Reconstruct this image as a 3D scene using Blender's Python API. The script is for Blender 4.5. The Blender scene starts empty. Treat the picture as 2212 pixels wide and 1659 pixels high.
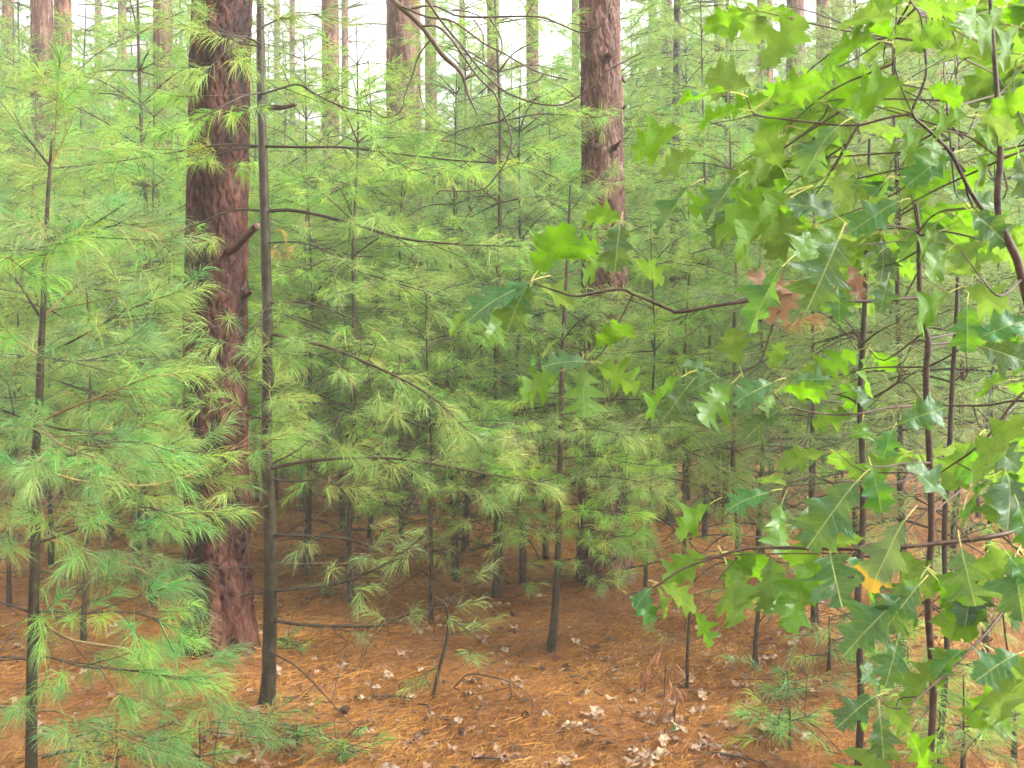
import bpy, math, random
import numpy as np

sc = bpy.context.scene
COL = sc.collection
R = math.radians
random.seed(7)
rng = np.random.default_rng(11)

# ------------------------------------------------------------------ camera
FPX, UC, VH, CAMH = 2170.0, 1106.0, 800.0, 1.5      # focal length, centre and horizon in 2212 px units
cd = bpy.data.cameras.new("camera")
cd.sensor_width = 36.0
cd.lens = 36.0 * FPX / 2212.0
cd.shift_y = -(829.5 - VH) / 2212.0
cd.clip_start, cd.clip_end = 0.05, 2000
cd.dof.use_dof = True
cd.dof.focus_distance = 5.5
cd.dof.aperture_fstop = 9.0
cam = bpy.data.objects.new("camera", cd)
cam.location = (0, 0, CAMH)
cam.rotation_euler = (R(90), 0, 0)
COL.objects.link(cam)
sc.camera = cam

# ------------------------------------------------------------------ sky and sun (bright overcast)
SUN_EL, SUN_AZ = 42.0, 104.0          # azimuth measured from +Y (view direction) towards +X
world = bpy.data.worlds.new("World")
sc.world = world
world.use_nodes = True
wn = world.node_tree
wn.nodes.clear()
w_out = wn.nodes.new("ShaderNodeOutputWorld")
w_bg = wn.nodes.new("ShaderNodeBackground")
w_sky = wn.nodes.new("ShaderNodeTexSky")
w_sky.sky_type = 'NISHITA'
w_sky.sun_disc = False
w_sky.sun_elevation = R(SUN_EL)
w_sky.sun_rotation = R(SUN_AZ)
w_sky.air_density = 1.0
w_sky.dust_density = 4.0
w_sky.ozone_density = 1.0
w_hs = wn.nodes.new("ShaderNodeHueSaturation")
w_hs.inputs["Saturation"].default_value = 0.10
w_bg.inputs["Strength"].default_value = 0.15
wn.links.new(w_sky.outputs[0], w_hs.inputs["Color"])
wn.links.new(w_hs.outputs[0], w_bg.inputs["Color"])
wn.links.new(w_bg.outputs[0], w_out.inputs["Surface"])

sl = bpy.data.lights.new("sun", 'SUN')
sl.energy = 1.5
sl.angle = R(25)
sl.color = (1.0, 0.97, 0.9)
sun = bpy.data.objects.new("sun", sl)
sun.rotation_euler = (R(90 - SUN_EL), 0, R(180 - SUN_AZ))
COL.objects.link(sun)

vs = sc.view_settings
vs.view_transform = 'Standard'
vs.look = 'None'
vs.exposure = 2.45
vs.gamma = 1.0
vs.use_curve_mapping = False
cy = sc.cycles
cy.max_bounces = 5
cy.diffuse_bounces = 4
cy.glossy_bounces = 2
cy.transmission_bounces = 3
cy.transparent_max_bounces = 4
cy.volume_bounces = 1
cy.sample_clamp_indirect = 6.0
cy.use_denoising = True
cy.use_adaptive_sampling = True
cy.adaptive_threshold = 0.03
cy.adaptive_min_samples = 16
cy.debug_use_spatial_splits = True

# ------------------------------------------------------------------ helpers
def W(u, v, d):
    return np.array([(u - UC) / FPX * d, d, CAMH + (VH - v) / FPX * d])

def WP(pts, d=None):
    return np.array([W(p[0], p[1], p[2] if len(p) > 2 else d) for p in pts])

def gh(x, y):
    x = np.asarray(x, float); y = np.asarray(y, float)
    return (0.018*np.sin(x*2.1+0.7)*np.cos(y*1.7+0.3) + 0.012*np.sin(x*4.7+y*3.1) + 0.006*np.sin(x*11.3-y*7.9+1.0)
            + 0.07*np.exp(-((x+1.505)**2+(y-5.15)**2)/0.16) + 0.06*np.exp(-((x-0.636)**2+(y-6.9)**2)/0.18) + 0.03*np.exp(-((x+1.08)**2+(y-4.4)**2)/0.03)
            + 0.05*np.sin(x*0.45+1.0)*np.cos(y*0.38) * np.clip((y-6)/10, 0, 1))

def ground_d(v):
    return CAMH * FPX / (v - VH)

def unit(a):
    a = np.asarray(a, float)
    return a / np.maximum(np.linalg.norm(a, axis=-1, keepdims=True), 1e-9)

def smooth(P, n=4):
    P = np.asarray(P, float)
    if len(P) < 3:
        t = np.linspace(0, 1, 4)[:, None]
        return P[0] * (1 - t) + P[-1] * t
    Q = np.vstack([2*P[0]-P[1], P, 2*P[-1]-P[-2]])
    out = []
    for i in range(1, len(Q) - 2):
        p0, p1, p2, p3 = Q[i-1], Q[i], Q[i+1], Q[i+2]
        for k in range(n):
            t = k / n
            out.append(0.5*((2*p1) + (-p0+p2)*t + (2*p0-5*p1+4*p2-p3)*t*t + (-p0+3*p1-3*p2+p3)*t**3))
    out.append(P[-1])
    return np.array(out)

class MB:
    """collects vertices / faces, builds one mesh"""
    def __init__(self):
        self.v, self.f, self.m, self.a, self.b, self.n = [], [], [], [], [], 0
        self.st = []          # straight twigs (p0, p1, r0, r1), turned into thin prisms at the end
    def add(self, v, f, mat=0, a=None, b=None):
        v = np.asarray(v, np.float32); f = np.asarray(f, np.int32)
        self.v.append(v); self.f.append(f + self.n)
        self.m.append(np.full(len(f), mat, np.int32))
        self.a.append(np.zeros(len(v), np.float32) if a is None else np.asarray(a, np.float32))
        self.b.append(np.zeros(len(v), np.float32) if b is None else np.asarray(b, np.float32))
        self.n += len(v)
    def mesh(self, name, mats, origin=(0, 0, 0), smoothf=True):
        if self.st:
            p0 = np.array([q[0] for q in self.st]); p1 = np.array([q[1] for q in self.st]); ra = np.array([q[2] for q in self.st]); rb = np.array([q[3] for q in self.st])
            t = unit(p1-p0); n1 = unit(np.cross(t, unit(np.array([0.31, 0.52, 0.8])))); n2 = np.cross(t, n1); k = len(p0); Vs = []
            for p, r in ((p0, ra), (p1, rb)):
                for a in (0, 2.0944, 4.18879):
                    Vs.append(p + (n1*math.cos(a) + n2*math.sin(a))*r[:, None])
            ix = np.arange(k)[:, None]*6
            self.add(np.stack(Vs, 1).reshape(-1, 3), np.concatenate([ix+[0, 1, 4, 3], ix+[1, 2, 5, 4], ix+[2, 0, 3, 5]]), 0); self.st = []
        me = bpy.data.meshes.new(name)
        V = np.vstack(self.v) - np.asarray(origin, np.float32)
        tot = np.concatenate([np.full(len(f), f.shape[1], np.int32) for f in self.f])
        loops = np.concatenate([f.ravel() for f in self.f])
        me.vertices.add(len(V)); me.vertices.foreach_set("co", V.ravel().astype(np.float32))
        me.loops.add(len(loops)); me.loops.foreach_set("vertex_index", loops)
        me.polygons.add(len(tot))
        me.polygons.foreach_set("loop_start", (np.cumsum(tot) - tot).astype(np.int32))
        me.polygons.foreach_set("material_index", np.concatenate(self.m))
        me.polygons.foreach_set("use_smooth", np.full(len(tot), smoothf))
        for nm, arr in (("tone", self.a), ("mark", self.b)):
            at = me.attributes.new(nm, 'FLOAT', 'POINT')
            at.data.foreach_set("value", np.concatenate(arr))
        me.update(calc_edges=True)
        for m in mats:
            me.materials.append(m)
        return me
    def build(self, name, mats, parent=None, origin=(0, 0, 0), smoothf=True):
        o = bpy.data.objects.new(name, self.mesh(name, mats, origin, smoothf))
        COL.objects.link(o)
        if parent is not None:
            o.parent = parent
        return o

def tube(mb, P, r0, r1=None, sides=6, mat=0, n=3, wob=0.0, cap=True, smoothit=True, powr=1.0):
    P = smooth(P, n) if smoothit else np.asarray(P, float)
    k = len(P)
    rad = np.asarray(r0, float) if np.ndim(r0) else r0 + (r1 - r0) * np.linspace(0, 1, k) ** powr
    if np.ndim(r0) and len(rad) != k:
        rad = np.interp(np.linspace(0, 1, k), np.linspace(0, 1, len(rad)), rad)
    T = unit(np.gradient(P, axis=0))
    ref = np.array([0, 0, 1.0]) if abs(T[0][2]) < 0.85 else np.array([0, 1.0, 0])
    N = unit(np.cross(T, ref)); B = np.cross(T, N)
    ang = np.linspace(0, 2*np.pi, sides, endpoint=False)
    rr = rad[:, None] * (1 + wob * rng.standard_normal((k, sides)))
    V = P[:, None, :] + rr[..., None] * (np.cos(ang)[None, :, None]*N[:, None, :] + np.sin(ang)[None, :, None]*B[:, None, :])
    i = np.arange(k-1)[:, None]*sides; j = np.arange(sides)[None, :]; j2 = (j+1) % sides
    F = np.stack([i+j, i+j2, i+sides+j2, i+sides+j], -1).reshape(-1, 4)
    mb.add(V.reshape(-1, 3), F, mat, np.repeat(np.linspace(0, 1, k), sides))
    if cap:
        c = np.vstack([V[-1], P[-1] + T[-1]*rad[-1]*0.6])
        mb.add(c, np.stack([np.arange(sides), (np.arange(sides)+1) % sides, np.full(sides, sides)], -1), mat)
    return P

def needles(mb, P, A, per, L, wid, mat, along=0.08, spread=(12, 70), droop=0.3, lod=0, dead=0.04):
    """fans of pine needles round twig ends P with axes A"""
    P = np.asarray(P, float); A = unit(A)
    nt = len(P)
    if nt == 0:
        return
    n = nt * per
    p = np.repeat(P, per, 0); a = np.repeat(A, per, 0)
    tuft = np.repeat(rng.random(nt), per)
    s = rng.random(n)
    th = np.radians(spread[0] + (spread[1]-spread[0]) * (0.2*rng.random(n) + 0.8*(1-s)*rng.random(n)**0.6))
    rv = unit(np.cross(a, unit(rng.standard_normal((n, 3)))))
    d = unit(a*np.cos(th)[:, None] + rv*np.sin(th)[:, None])
    base = p - a * (along * (1 - s))[:, None]
    ln = L * (0.7 + 0.45*rng.random(n)) * (0.85 + 0.3*np.repeat(rng.random(nt), per))
    dr = droop * (0.6 + 0.8*rng.random(n))
    d1 = unit(d + np.stack([np.zeros(n), np.zeros(n), -dr*0.5], -1))
    d2 = unit(d + np.stack([np.zeros(n), np.zeros(n), -dr*1.6], -1))
    side = unit(np.cross(d1, unit(rng.standard_normal((n, 3))))) * (wid * (0.7+0.6*rng.random(n)))[:, None] * 0.5
    tone = np.clip(0.62*tuft + 0.38*rng.random(n), 0, 0.9)
    tone = np.where(rng.random(n) < dead, 0.97, tone)
    if lod == 0:
        mid = base + d1*(ln*0.5)[:, None]
        tip = mid + d2*(ln*0.5)[:, None]
        V = np.stack([base-side, base+side, mid+side*0.9, mid-side*0.9, tip], 1)
        ix = np.arange(n)[:, None]*5
        mb.add(V.reshape(-1, 3), np.concatenate([ix+[0, 1, 2], ix+[0, 2, 3], ix+[3, 2, 4]]), mat, np.repeat(tone, 5))
    else:
        tip = base + d2*ln[:, None]
        V = np.stack([base-side, base+side, tip], 1)
        ix = np.arange(n)[:, None]*3
        mb.add(V.reshape(-1, 3), ix+[0, 1, 2], mat, np.repeat(tone, 3))

# ------------------------------------------------------------------ materials
def newmat(name):
    m = bpy.data.materials.new(name); m.use_nodes = True
    nt = m.node_tree; nt.nodes.clear()
    out = nt.nodes.new("ShaderNodeOutputMaterial")
    return m, nt, out

def nd(nt, typ, **kw):
    n = nt.nodes.new(typ)
    for k, v in kw.items():
        if k in n.inputs:
            n.inputs[k].default_value = v
        else:
            setattr(n, k, v)
    return n

def ramp(nt, src, stops, interp='LINEAR'):
    r = nt.nodes.new("ShaderNodeValToRGB")
    cr = r.color_ramp; cr.interpolation = interp
    while len(cr.elements) < len(stops):
        cr.elements.new(0.5)
    for e, (p, c) in zip(cr.elements, stops):
        e.position = p; e.color = (*c, 1)
    nt.links.new(src, r.inputs[0])
    return r.outputs[0]

def attr(nt, name):
    a = nt.nodes.new("ShaderNodeAttribute"); a.attribute_name = name
    return a.outputs["Fac"]

def objrand(nt):
    return nt.nodes.new("ShaderNodeObjectInfo").outputs["Random"]

def hsv(nt, col, rnd, dh=0.03, ds=0.25, dv=0.35):
    h = nt.nodes.new("ShaderNodeHueSaturation")
    for nm, c, d in (("Hue", 0.5, dh), ("Saturation", 1.0, ds), ("Value", 1.0, dv)):
        mr = nd(nt, "ShaderNodeMapRange"); mr.inputs[3].default_value = c - d; mr.inputs[4].default_value = c + d
        nt.links.new(rnd, mr.inputs[0]); nt.links.new(mr.outputs[0], h.inputs[nm])
    nt.links.new(col, h.inputs["Color"])
    return h.outputs[0]

def needle_mat(name, stops, rough=0.42, trans=0.5):
    m, nt, out = newmat(name)
    c = hsv(nt, ramp(nt, attr(nt, "tone"), stops), objrand(nt), 0.012, 0.12, 0.2)
    p = nd(nt, "ShaderNodeBsdfPrincipled", Roughness=rough)
    p.inputs["Specular IOR Level"].default_value = 0.25
    t = nd(nt, "ShaderNodeBsdfTranslucent")
    mx = nd(nt, "ShaderNodeMixShader"); mx.inputs[0].default_value = trans
    nt.links.new(c, p.inputs["Base Color"]); nt.links.new(c, t.inputs["Color"])
    nt.links.new(p.outputs[0], mx.inputs[1]); nt.links.new(t.outputs[0], mx.inputs[2])
    nt.links.new(mx.outputs[0], out.inputs["Surface"])
    return m

NEEDLE = needle_mat("pine_needles", [(0.0, (0.13, 0.26, 0.07)), (0.35, (0.195, 0.345, 0.08)), (0.65, (0.275, 0.41, 0.09)),
                                     (0.88, (0.38, 0.45, 0.10)), (0.95, (0.34, 0.20, 0.06)), (1.0, (0.32, 0.15, 0.05))])
NEEDLE_BLUE = needle_mat("pine_needles_fresh", [(0.0, (0.08, 0.26, 0.09)), (0.4, (0.155, 0.315, 0.09)), (0.7, (0.235, 0.375, 0.085)),
                                     (0.9, (0.34, 0.41, 0.09)), (0.95, (0.34, 0.20, 0.06)), (1.0, (0.32, 0.15, 0.05))])
DEAD_NEEDLE = needle_mat("dead_needles", [(0.0, (0.10, 0.035, 0.015)), (0.4, (0.22, 0.085, 0.03)), (0.75, (0.32, 0.145, 0.052)), (0.95, (0.42, 0.23, 0.10)), (1.0, (0.45, 0.28, 0.13))], 0.5, 0.15)
STRAW_NEEDLE = needle_mat("straw_needles", [(0.0, (0.3, 0.17, 0.06)), (1.0, (0.42, 0.26, 0.1))], 0.5, 0.2)

def bark_mat(name, crack, lo, hi, flake, scale=(9, 9, 2.2), rough=(0.35, 0.75), use_attr=True, patch=(0.5, 0.46, 0.44)):
    m, nt, out = newmat(name)
    tc = nd(nt, "ShaderNodeTexCoord"); mp = nd(nt, "ShaderNodeMapping"); mp.inputs["Scale"].default_value = scale
    nt.links.new(tc.outputs["Object"], mp.inputs["Vector"])
    nz = nd(nt, "ShaderNodeTexNoise", Scale=2.5, Detail=7.0, Roughness=0.65); nt.links.new(mp.outputs[0], nz.inputs["Vector"])
    vo = nd(nt, "ShaderNodeTexVoronoi", Scale=2.2); vo.feature = 'DISTANCE_TO_EDGE'
    mxv = nd(nt, "ShaderNodeMix"); mxv.data_type = 'VECTOR'; mxv.inputs[0].default_value = 0.25
    nt.links.new(mp.outputs[0], mxv.inputs[4]); nt.links.new(nz.outputs["Color"], mxv.inputs[5])
    nt.links.new(mxv.outputs[1], vo.inputs["Vector"])
    mpf = nd(nt, "ShaderNodeMapping"); mpf.inputs["Scale"].default_value = (1, 1, 0.45); nt.links.new(tc.outputs["Object"], mpf.inputs["Vector"])
    fine = nd(nt, "ShaderNodeTexNoise", Scale=70.0, Detail=5.0, Roughness=0.7); nt.links.new(mpf.outputs[0], fine.inputs["Vector"])
    base = ramp(nt, nz.outputs["Fac"], [(0.30, lo), (0.5, hi), (0.68, flake)])
    if use_attr:
        tn = ramp(nt, attr(nt, "tone"), [(0.0, (0.75, 0.7, 0.68)), (0.6, (1.0, 1.0, 1.0)), (1.0, (1.25, 1.27, 1.3))])
        mm = nd(nt, "ShaderNodeMix"); mm.data_type = 'RGBA'; mm.blend_type = 'MULTIPLY'; mm.inputs[0].default_value = 1
        nt.links.new(base, mm.inputs[6]); nt.links.new(tn, mm.inputs[7]); base = mm.outputs[2]
        ck = ramp(nt, attr(nt, "mark"), [(0.0, (0.15, 0.15, 0.15)), (0.35, (1, 1, 1))])
    else:
        ck = ramp(nt, vo.outputs["Distance"], [(0.0, (0, 0, 0)), (0.12, (1, 1, 1))])
    m2 = nd(nt, "ShaderNodeMix"); m2.data_type = 'RGBA'
    nt.links.new(ck, m2.inputs[0]); m2.inputs[6].default_value = (*crack, 1); nt.links.new(base, m2.inputs[7])
    m3 = nd(nt, "ShaderNodeMix"); m3.data_type = 'RGBA'; m3.blend_type = 'MULTIPLY'; m3.inputs[0].default_value = 0.8
    nt.links.new(m2.outputs[2], m3.inputs[6])
    nt.links.new(ramp(nt, fine.outputs["Fac"], [(0.3, (0.45, 0.42, 0.4)), (0.7, (1.35, 1.35, 1.35))]), m3.inputs[7])
    mpp = nd(nt, "ShaderNodeMapping"); mpp.inputs["Scale"].default_value = (1, 1, 0.35); nt.links.new(tc.outputs["Object"], mpp.inputs["Vector"])
    pt = nd(nt, "ShaderNodeTexNoise", Scale=7.0, Detail=4.0, Roughness=0.6); nt.links.new(mpp.outputs[0], pt.inputs["Vector"])
    m4 = nd(nt, "ShaderNodeMix"); m4.data_type = 'RGBA'; m4.blend_type = 'MULTIPLY'; m4.inputs[0].default_value = 1.0
    nt.links.new(m3.outputs[2], m4.inputs[6]); nt.links.new(ramp(nt, pt.outputs["Fac"], [(0.40, patch), (0.58, (1.05, 1.05, 1.05))]), m4.inputs[7])
    p = nd(nt, "ShaderNodeBsdfPrincipled"); p.inputs["Specular IOR Level"].default_value = 0.12
    nt.links.new(m4.outputs[2], p.inputs["Base Color"])
    mr = nd(nt, "ShaderNodeMapRange"); mr.inputs[3].default_value, mr.inputs[4].default_value = rough
    nt.links.new(fine.outputs["Fac"], mr.inputs[0]); nt.links.new(mr.outputs[0], p.inputs["Roughness"])
    bp = nd(nt, "ShaderNodeBump", Strength=0.7, Distance=0.01)
    ad = nd(nt, "ShaderNodeMath", operation='ADD')
    nt.links.new(fine.outputs["Fac"], ad.inputs[0]); nt.links.new(vo.outputs["Distance"], ad.inputs[1])
    nt.links.new(ad.outputs[0], bp.inputs["Height"]); nt.links.new(bp.outputs[0], p.inputs["Normal"])
    nt.links.new(p.outputs[0], out.inputs["Surface"])
    return m

BARK_RED = bark_mat("red_pine_bark", (0.006, 0.003, 0.002), (0.016, 0.006, 0.004), (0.045, 0.0145, 0.009), (0.115, 0.052, 0.035), (6, 6, 1.4), patch=(0.25, 0.2, 0.19))
BARK_PINK = bark_mat("pinkish_pine_bark", (0.018, 0.008, 0.006), (0.055, 0.021, 0.015), (0.125, 0.061, 0.046), (0.27, 0.18, 0.15), (13, 13, 1.5))
BARK_FAR = bark_mat("red_pine_bark_far", (0.04, 0.017, 0.012), (0.11, 0.044, 0.03), (0.18, 0.078, 0.053), (0.27, 0.15, 0.11), (6, 6, 1.6), use_attr=False)

def twig_mat(name, a, b, rough=(0.25, 0.6), scale=30, spec=0.16):
    m, nt, out = newmat(name)
    tc = nd(nt, "ShaderNodeTexCoord")
    nz = nd(nt, "ShaderNodeTexNoise", Scale=float(scale), Detail=5.0, Roughness=0.65); nt.links.new(tc.outputs["Object"], nz.inputs["Vector"])
    p = nd(nt, "ShaderNodeBsdfPrincipled"); p.inputs["Specular IOR Level"].default_value = spec
    nt.links.new(hsv(nt, ramp(nt, nz.outputs["Fac"], [(0.3, a), (0.7, b)]), objrand(nt), 0.01, 0.1, 0.2), p.inputs["Base Color"])
    mr = nd(nt, "ShaderNodeMapRange"); mr.inputs[3].default_value, mr.inputs[4].default_value = rough
    nt.links.new(nz.outputs["Fac"], mr.inputs[0]); nt.links.new(mr.outputs[0], p.inputs["Roughness"])
    bp = nd(nt, "ShaderNodeBump", Strength=0.6, Distance=0.004); nt.links.new(nz.outputs["Fac"], bp.inputs["Height"])
    nt.links.new(bp.outputs[0], p.inputs["Normal"]); nt.links.new(p.outputs[0], out.inputs["Surface"])
    return m

BARK_WP = twig_mat("white_pine_bark", (0.014, 0.010, 0.006), (0.05, 0.042, 0.024), (0.18, 0.55), 22)
BARK_WP_DARK = twig_mat("young_pine_bark", (0.02, 0.013, 0.009), (0.06, 0.045, 0.028), (0.18, 0.6), 22)
TWIG = twig_mat("pine_twig", (0.022, 0.015, 0.011), (0.065, 0.048, 0.032), (0.3, 0.6))
TWIG_LIVE = twig_mat("live_pine_twig", (0.09, 0.06, 0.025), (0.2, 0.14, 0.06), (0.35, 0.6))
TWIG_DEAD = twig_mat("dead_limb_wood", (0.03, 0.022, 0.016), (0.10, 0.075, 0.048), (0.3, 0.6), 18)
OAK_TWIG = twig_mat("oak_twig", (0.022, 0.012, 0.009), (0.07, 0.042, 0.027), (0.15, 0.5), 40)
STUB = twig_mat("stub_wood", (0.03, 0.015, 0.01), (0.09, 0.05, 0.035))
CONE = twig_mat("cone_scales", (0.04, 0.02, 0.013), (0.13, 0.07, 0.045), (0.5, 0.8))

def leaf_mat(name, top, under, dead=False, rough=0.22, tipcol=None, trans=0.5):
    m, nt, out = newmat(name)
    tc = nd(nt, "ShaderNodeTexCoord"); sp = nd(nt, "ShaderNodeSeparateXYZ"); nt.links.new(tc.outputs["Object"], sp.inputs[0])
    ay = nd(nt, "ShaderNodeMath", operation='ABSOLUTE'); nt.links.new(sp.outputs[1], ay.inputs[0])
    # side veins: stripes slanting forward from the midrib
    k = nd(nt, "ShaderNodeMath", operation='MULTIPLY_ADD'); nt.links.new(ay.outputs[0], k.inputs[0]); k.inputs[1].default_value = -0.75; nt.links.new(sp.outputs[0], k.inputs[2])
    k2 = nd(nt, "ShaderNodeMath", operation='MULTIPLY'); nt.links.new(k.outputs[0], k2.inputs[0]); k2.inputs[1].default_value = 8.0
    fr = nd(nt, "ShaderNodeMath", operation='PINGPONG'); nt.links.new(k2.outputs[0], fr.inputs[0]); fr.inputs[1].default_value = 0.5
    vein = ramp(nt, fr.outputs[0], [(0.0, (1, 1, 1)), (0.05, (0, 0, 0))])
    mid = ramp(nt, ay.outputs[0], [(0.004, (1, 1, 1)), (0.011, (0, 0, 0))])
    mx = nd(nt, "ShaderNodeMath", operation='MULTIPLY_ADD'); nt.links.new(vein, mx.inputs[0]); mx.inputs[1].default_value = 0.5; nt.links.new(mid, mx.inputs[2])
    nz = nd(nt, "ShaderNodeTexNoise", Scale=5.0, Detail=5.0, Roughness=0.6); nt.links.new(tc.outputs["Object"], nz.inputs["Vector"])
    rnd = objrand(nt)
    base = ramp(nt, nz.outputs["Fac"], [(0.3, top), (0.7, tuple(c*1.35 for c in top))])
    base = hsv(nt, base, rnd, 0.012, 0.1, 0.22)
    vcol = (0.35, 0.42, 0.14) if not dead else (0.3, 0.2, 0.12)
    m1 = nd(nt, "ShaderNodeMix"); m1.data_type = 'RGBA'; nt.links.new(mx.outputs[0], m1.inputs[0]); nt.links.new(base, m1.inputs[6]); m1.inputs[7].default_value = (*vcol, 1)
    col = m1.outputs[2]
    ucol = hsv(nt, ramp(nt, nz.outputs["Fac"], [(0.3, under), (0.7, tuple(c*1.2 for c in under))]), rnd, 0.018, 0.1, 0.2)
    mu = nd(nt, "ShaderNodeMix"); mu.data_type = 'RGBA'; nt.links.new(mx.outputs[0], mu.inputs[0]); nt.links.new(ucol, mu.inputs[6]); mu.inputs[7].default_value = (0.24, 0.30, 0.07, 1); ucol = mu.outputs[2]
    sp2 = nd(nt, "ShaderNodeTexNoise", Scale=9.0, Detail=2.0); nt.links.new(tc.outputs["Object"], sp2.inputs["Vector"])
    if not dead:
        spot = ramp(nt, sp2.outputs["Fac"], [(0.76, (0, 0, 0)), (0.79, (1, 1, 1))])
        for tag in (0, 1):
            mm = nd(nt, "ShaderNodeMix"); mm.data_type = 'RGBA'; nt.links.new(spot, mm.inputs[0])
            nt.links.new(col if tag == 0 else ucol, mm.inputs[6]); mm.inputs[7].default_value = (0.30, 0.13, 0.03, 1)
            if tag == 0: col = mm.outputs[2]
            else: ucol = mm.outputs[2]
    if tipcol:
        ad = nd(nt, "ShaderNodeMath", operation='MULTIPLY_ADD'); nt.links.new(nz.outputs["Fac"], ad.inputs[0]); ad.inputs[1].default_value = 0.35; nt.links.new(sp.outputs[0], ad.inputs[2])
        tp = ramp(nt, ad.outputs[0], [(0.96, (0, 0, 0)), (1.06, (1, 1, 1))])
        for tag in (0, 1):
            mm = nd(nt, "ShaderNodeMix"); mm.data_type = 'RGBA'; nt.links.new(tp, mm.inputs[0])
            nt.links.new(col if tag == 0 else ucol, mm.inputs[6]); mm.inputs[7].default_value = (*tipcol, 1)
            if tag == 0: col = mm.outputs[2]
            else: ucol = mm.outputs[2]
    if not dead:      # the underside of a green oak leaf is paler and matt
        gm = nd(nt, "ShaderNodeNewGeometry"); mb2 = nd(nt, "ShaderNodeMix"); mb2.data_type = 'RGBA'
        nt.links.new(gm.outputs["Backfacing"], mb2.inputs[0]); nt.links.new(col, mb2.inputs[6]); nt.links.new(ramp(nt, nz.outputs["Fac"], [(0.3, (0.06, 0.15, 0.012)), (0.7, (0.085, 0.19, 0.016))]), mb2.inputs[7]); col = mb2.outputs[2]
    p = nd(nt, "ShaderNodeBsdfPrincipled"); nt.links.new(col, p.inputs["Base Color"])
    mr = nd(nt, "ShaderNodeMapRange"); mr.inputs[3].default_value, mr.inputs[4].default_value = rough, rough + 0.3
    nt.links.new(sp2.outputs["Fac"], mr.inputs[0]); nt.links.new(mr.outputs[0], p.inputs["Roughness"])
    p.inputs["Specular IOR Level"].default_value = 0.4 if not dead else 0.25
    bp = nd(nt, "ShaderNodeBump", Strength=0.5, Distance=0.01)
    hh = nd(nt, "ShaderNodeMath", operation='MULTIPLY_ADD'); nt.links.new(mx.outputs[0], hh.inputs[0]); hh.inputs[1].default_value = -0.5; nt.links.new(nz.outputs["Fac"], hh.inputs[2])
    nt.links.new(hh.outputs[0], bp.inputs["Height"]); nt.links.new(bp.outputs[0], p.inputs["Normal"])
    t = nd(nt, "ShaderNodeBsdfTranslucent"); nt.links.new(ucol, t.inputs["Color"])
    ms = nd(nt, "ShaderNodeMixShader"); ms.inputs[0].default_value = trans
    nt.links.new(p.outputs[0], ms.inputs[1]); nt.links.new(t.outputs[0], ms.inputs[2])
    nt.links.new(ms.outputs[0], out.inputs["Surface"])
    return m

LEAF = leaf_mat("oak_leaf", (0.016, 0.080, 0.020), (0.155, 0.29, 0.018), rough=0.14, trans=0.48)
LEAF_TIP = leaf_mat("oak_leaf_yellow_tip", (0.04, 0.10, 0.025), (0.15, 0.27, 0.03), tipcol=(0.42, 0.27, 0.02))
LEAF_TAN = leaf_mat("withered_oak_leaf", (0.23, 0.135, 0.065), (0.26, 0.14, 0.055), dead=True, rough=0.3, trans=0.3)
LITTER_LEAF = leaf_mat("fallen_oak_leaf", (0.225, 0.155, 0.098), (0.4, 0.25, 0.16), dead=True, rough=0.35, trans=0.1)
LITTER_LEAF2 = leaf_mat("fallen_brown_leaf", (0.16, 0.085, 0.05), (0.2, 0.1, 0.05), dead=True, rough=0.35, trans=0.1)
PETIOLE = twig_mat("petiole", (0.30, 0.30, 0.08), (0.42, 0.42, 0.12), (0.3, 0.5))

# ground
m, nt, out = newmat("needle_litter_ground"); GROUND = m
tc = nd(nt, "ShaderNodeTexCoord")
n1 = nd(nt, "ShaderNodeTexNoise", Scale=1.3, Detail=6.0, Roughness=0.6); nt.links.new(tc.outputs["Object"], n1.inputs["Vector"])
mp = nd(nt, "ShaderNodeMapping"); mp.inputs["Scale"].default_value = (6, 10, 10); mp.inputs["Rotation"].default_value = (0, 0, 0.3)
nt.links.new(tc.outputs["Object"], mp.inputs["Vector"])
n2 = nd(nt, "ShaderNodeTexNoise", Scale=5.0, Detail=8.0, Roughness=0.8, Distortion=0.1); nt.links.new(mp.outputs[0], n2.inputs["Vector"])
n3 = nd(nt, "ShaderNodeTexNoise", Scale=11.0, Detail=4.0, Roughness=0.6); nt.links.new(tc.outputs["Object"], n3.inputs["Vector"])
c1 = ramp(nt, n2.outputs["Fac"], [(0.34, (0.07, 0.028, 0.013)), (0.46, (0.23, 0.10, 0.04)), (0.58, (0.36, 0.175, 0.072)), (0.70, (0.48, 0.28, 0.14))])
c2 = ramp(nt, n1.outputs["Fac"], [(0.35, (0.5, 0.42, 0.36)), (0.62, (1.1, 1.1, 1.1))])
mm = nd(nt, "ShaderNodeMix"); mm.data_type = 'RGBA'; mm.blend_type = 'MULTIPLY'; mm.inputs[0].default_value = 1
nt.links.new(c1, mm.inputs[6]); nt.links.new(c2, mm.inputs[7])
pale = nd(nt, "ShaderNodeMix"); pale.data_type = 'RGBA'; nt.links.new(ramp(nt, n3.outputs["Fac"], [(0.66, (0, 0, 0)), (0.72, (1, 1, 1))]), pale.inputs[0])
nt.links.new(mm.outputs[2], pale.inputs[6]); pale.inputs[7].default_value = (0.33, 0.2, 0.12, 1)
p = nd(nt, "ShaderNodeBsdfPrincipled", Roughness=0.7); p.inputs["Specular IOR Level"].default_value = 0.15; nt.links.new(pale.outputs[2], p.inputs["Base Color"])
bp = nd(nt, "ShaderNodeBump", Strength=0.9, Distance=0.03); nt.links.new(n2.outputs["Fac"], bp.inputs["Height"]); nt.links.new(bp.outputs[0], p.inputs["Normal"])
nt.links.new(p.outputs[0], out.inputs["Surface"])

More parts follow.
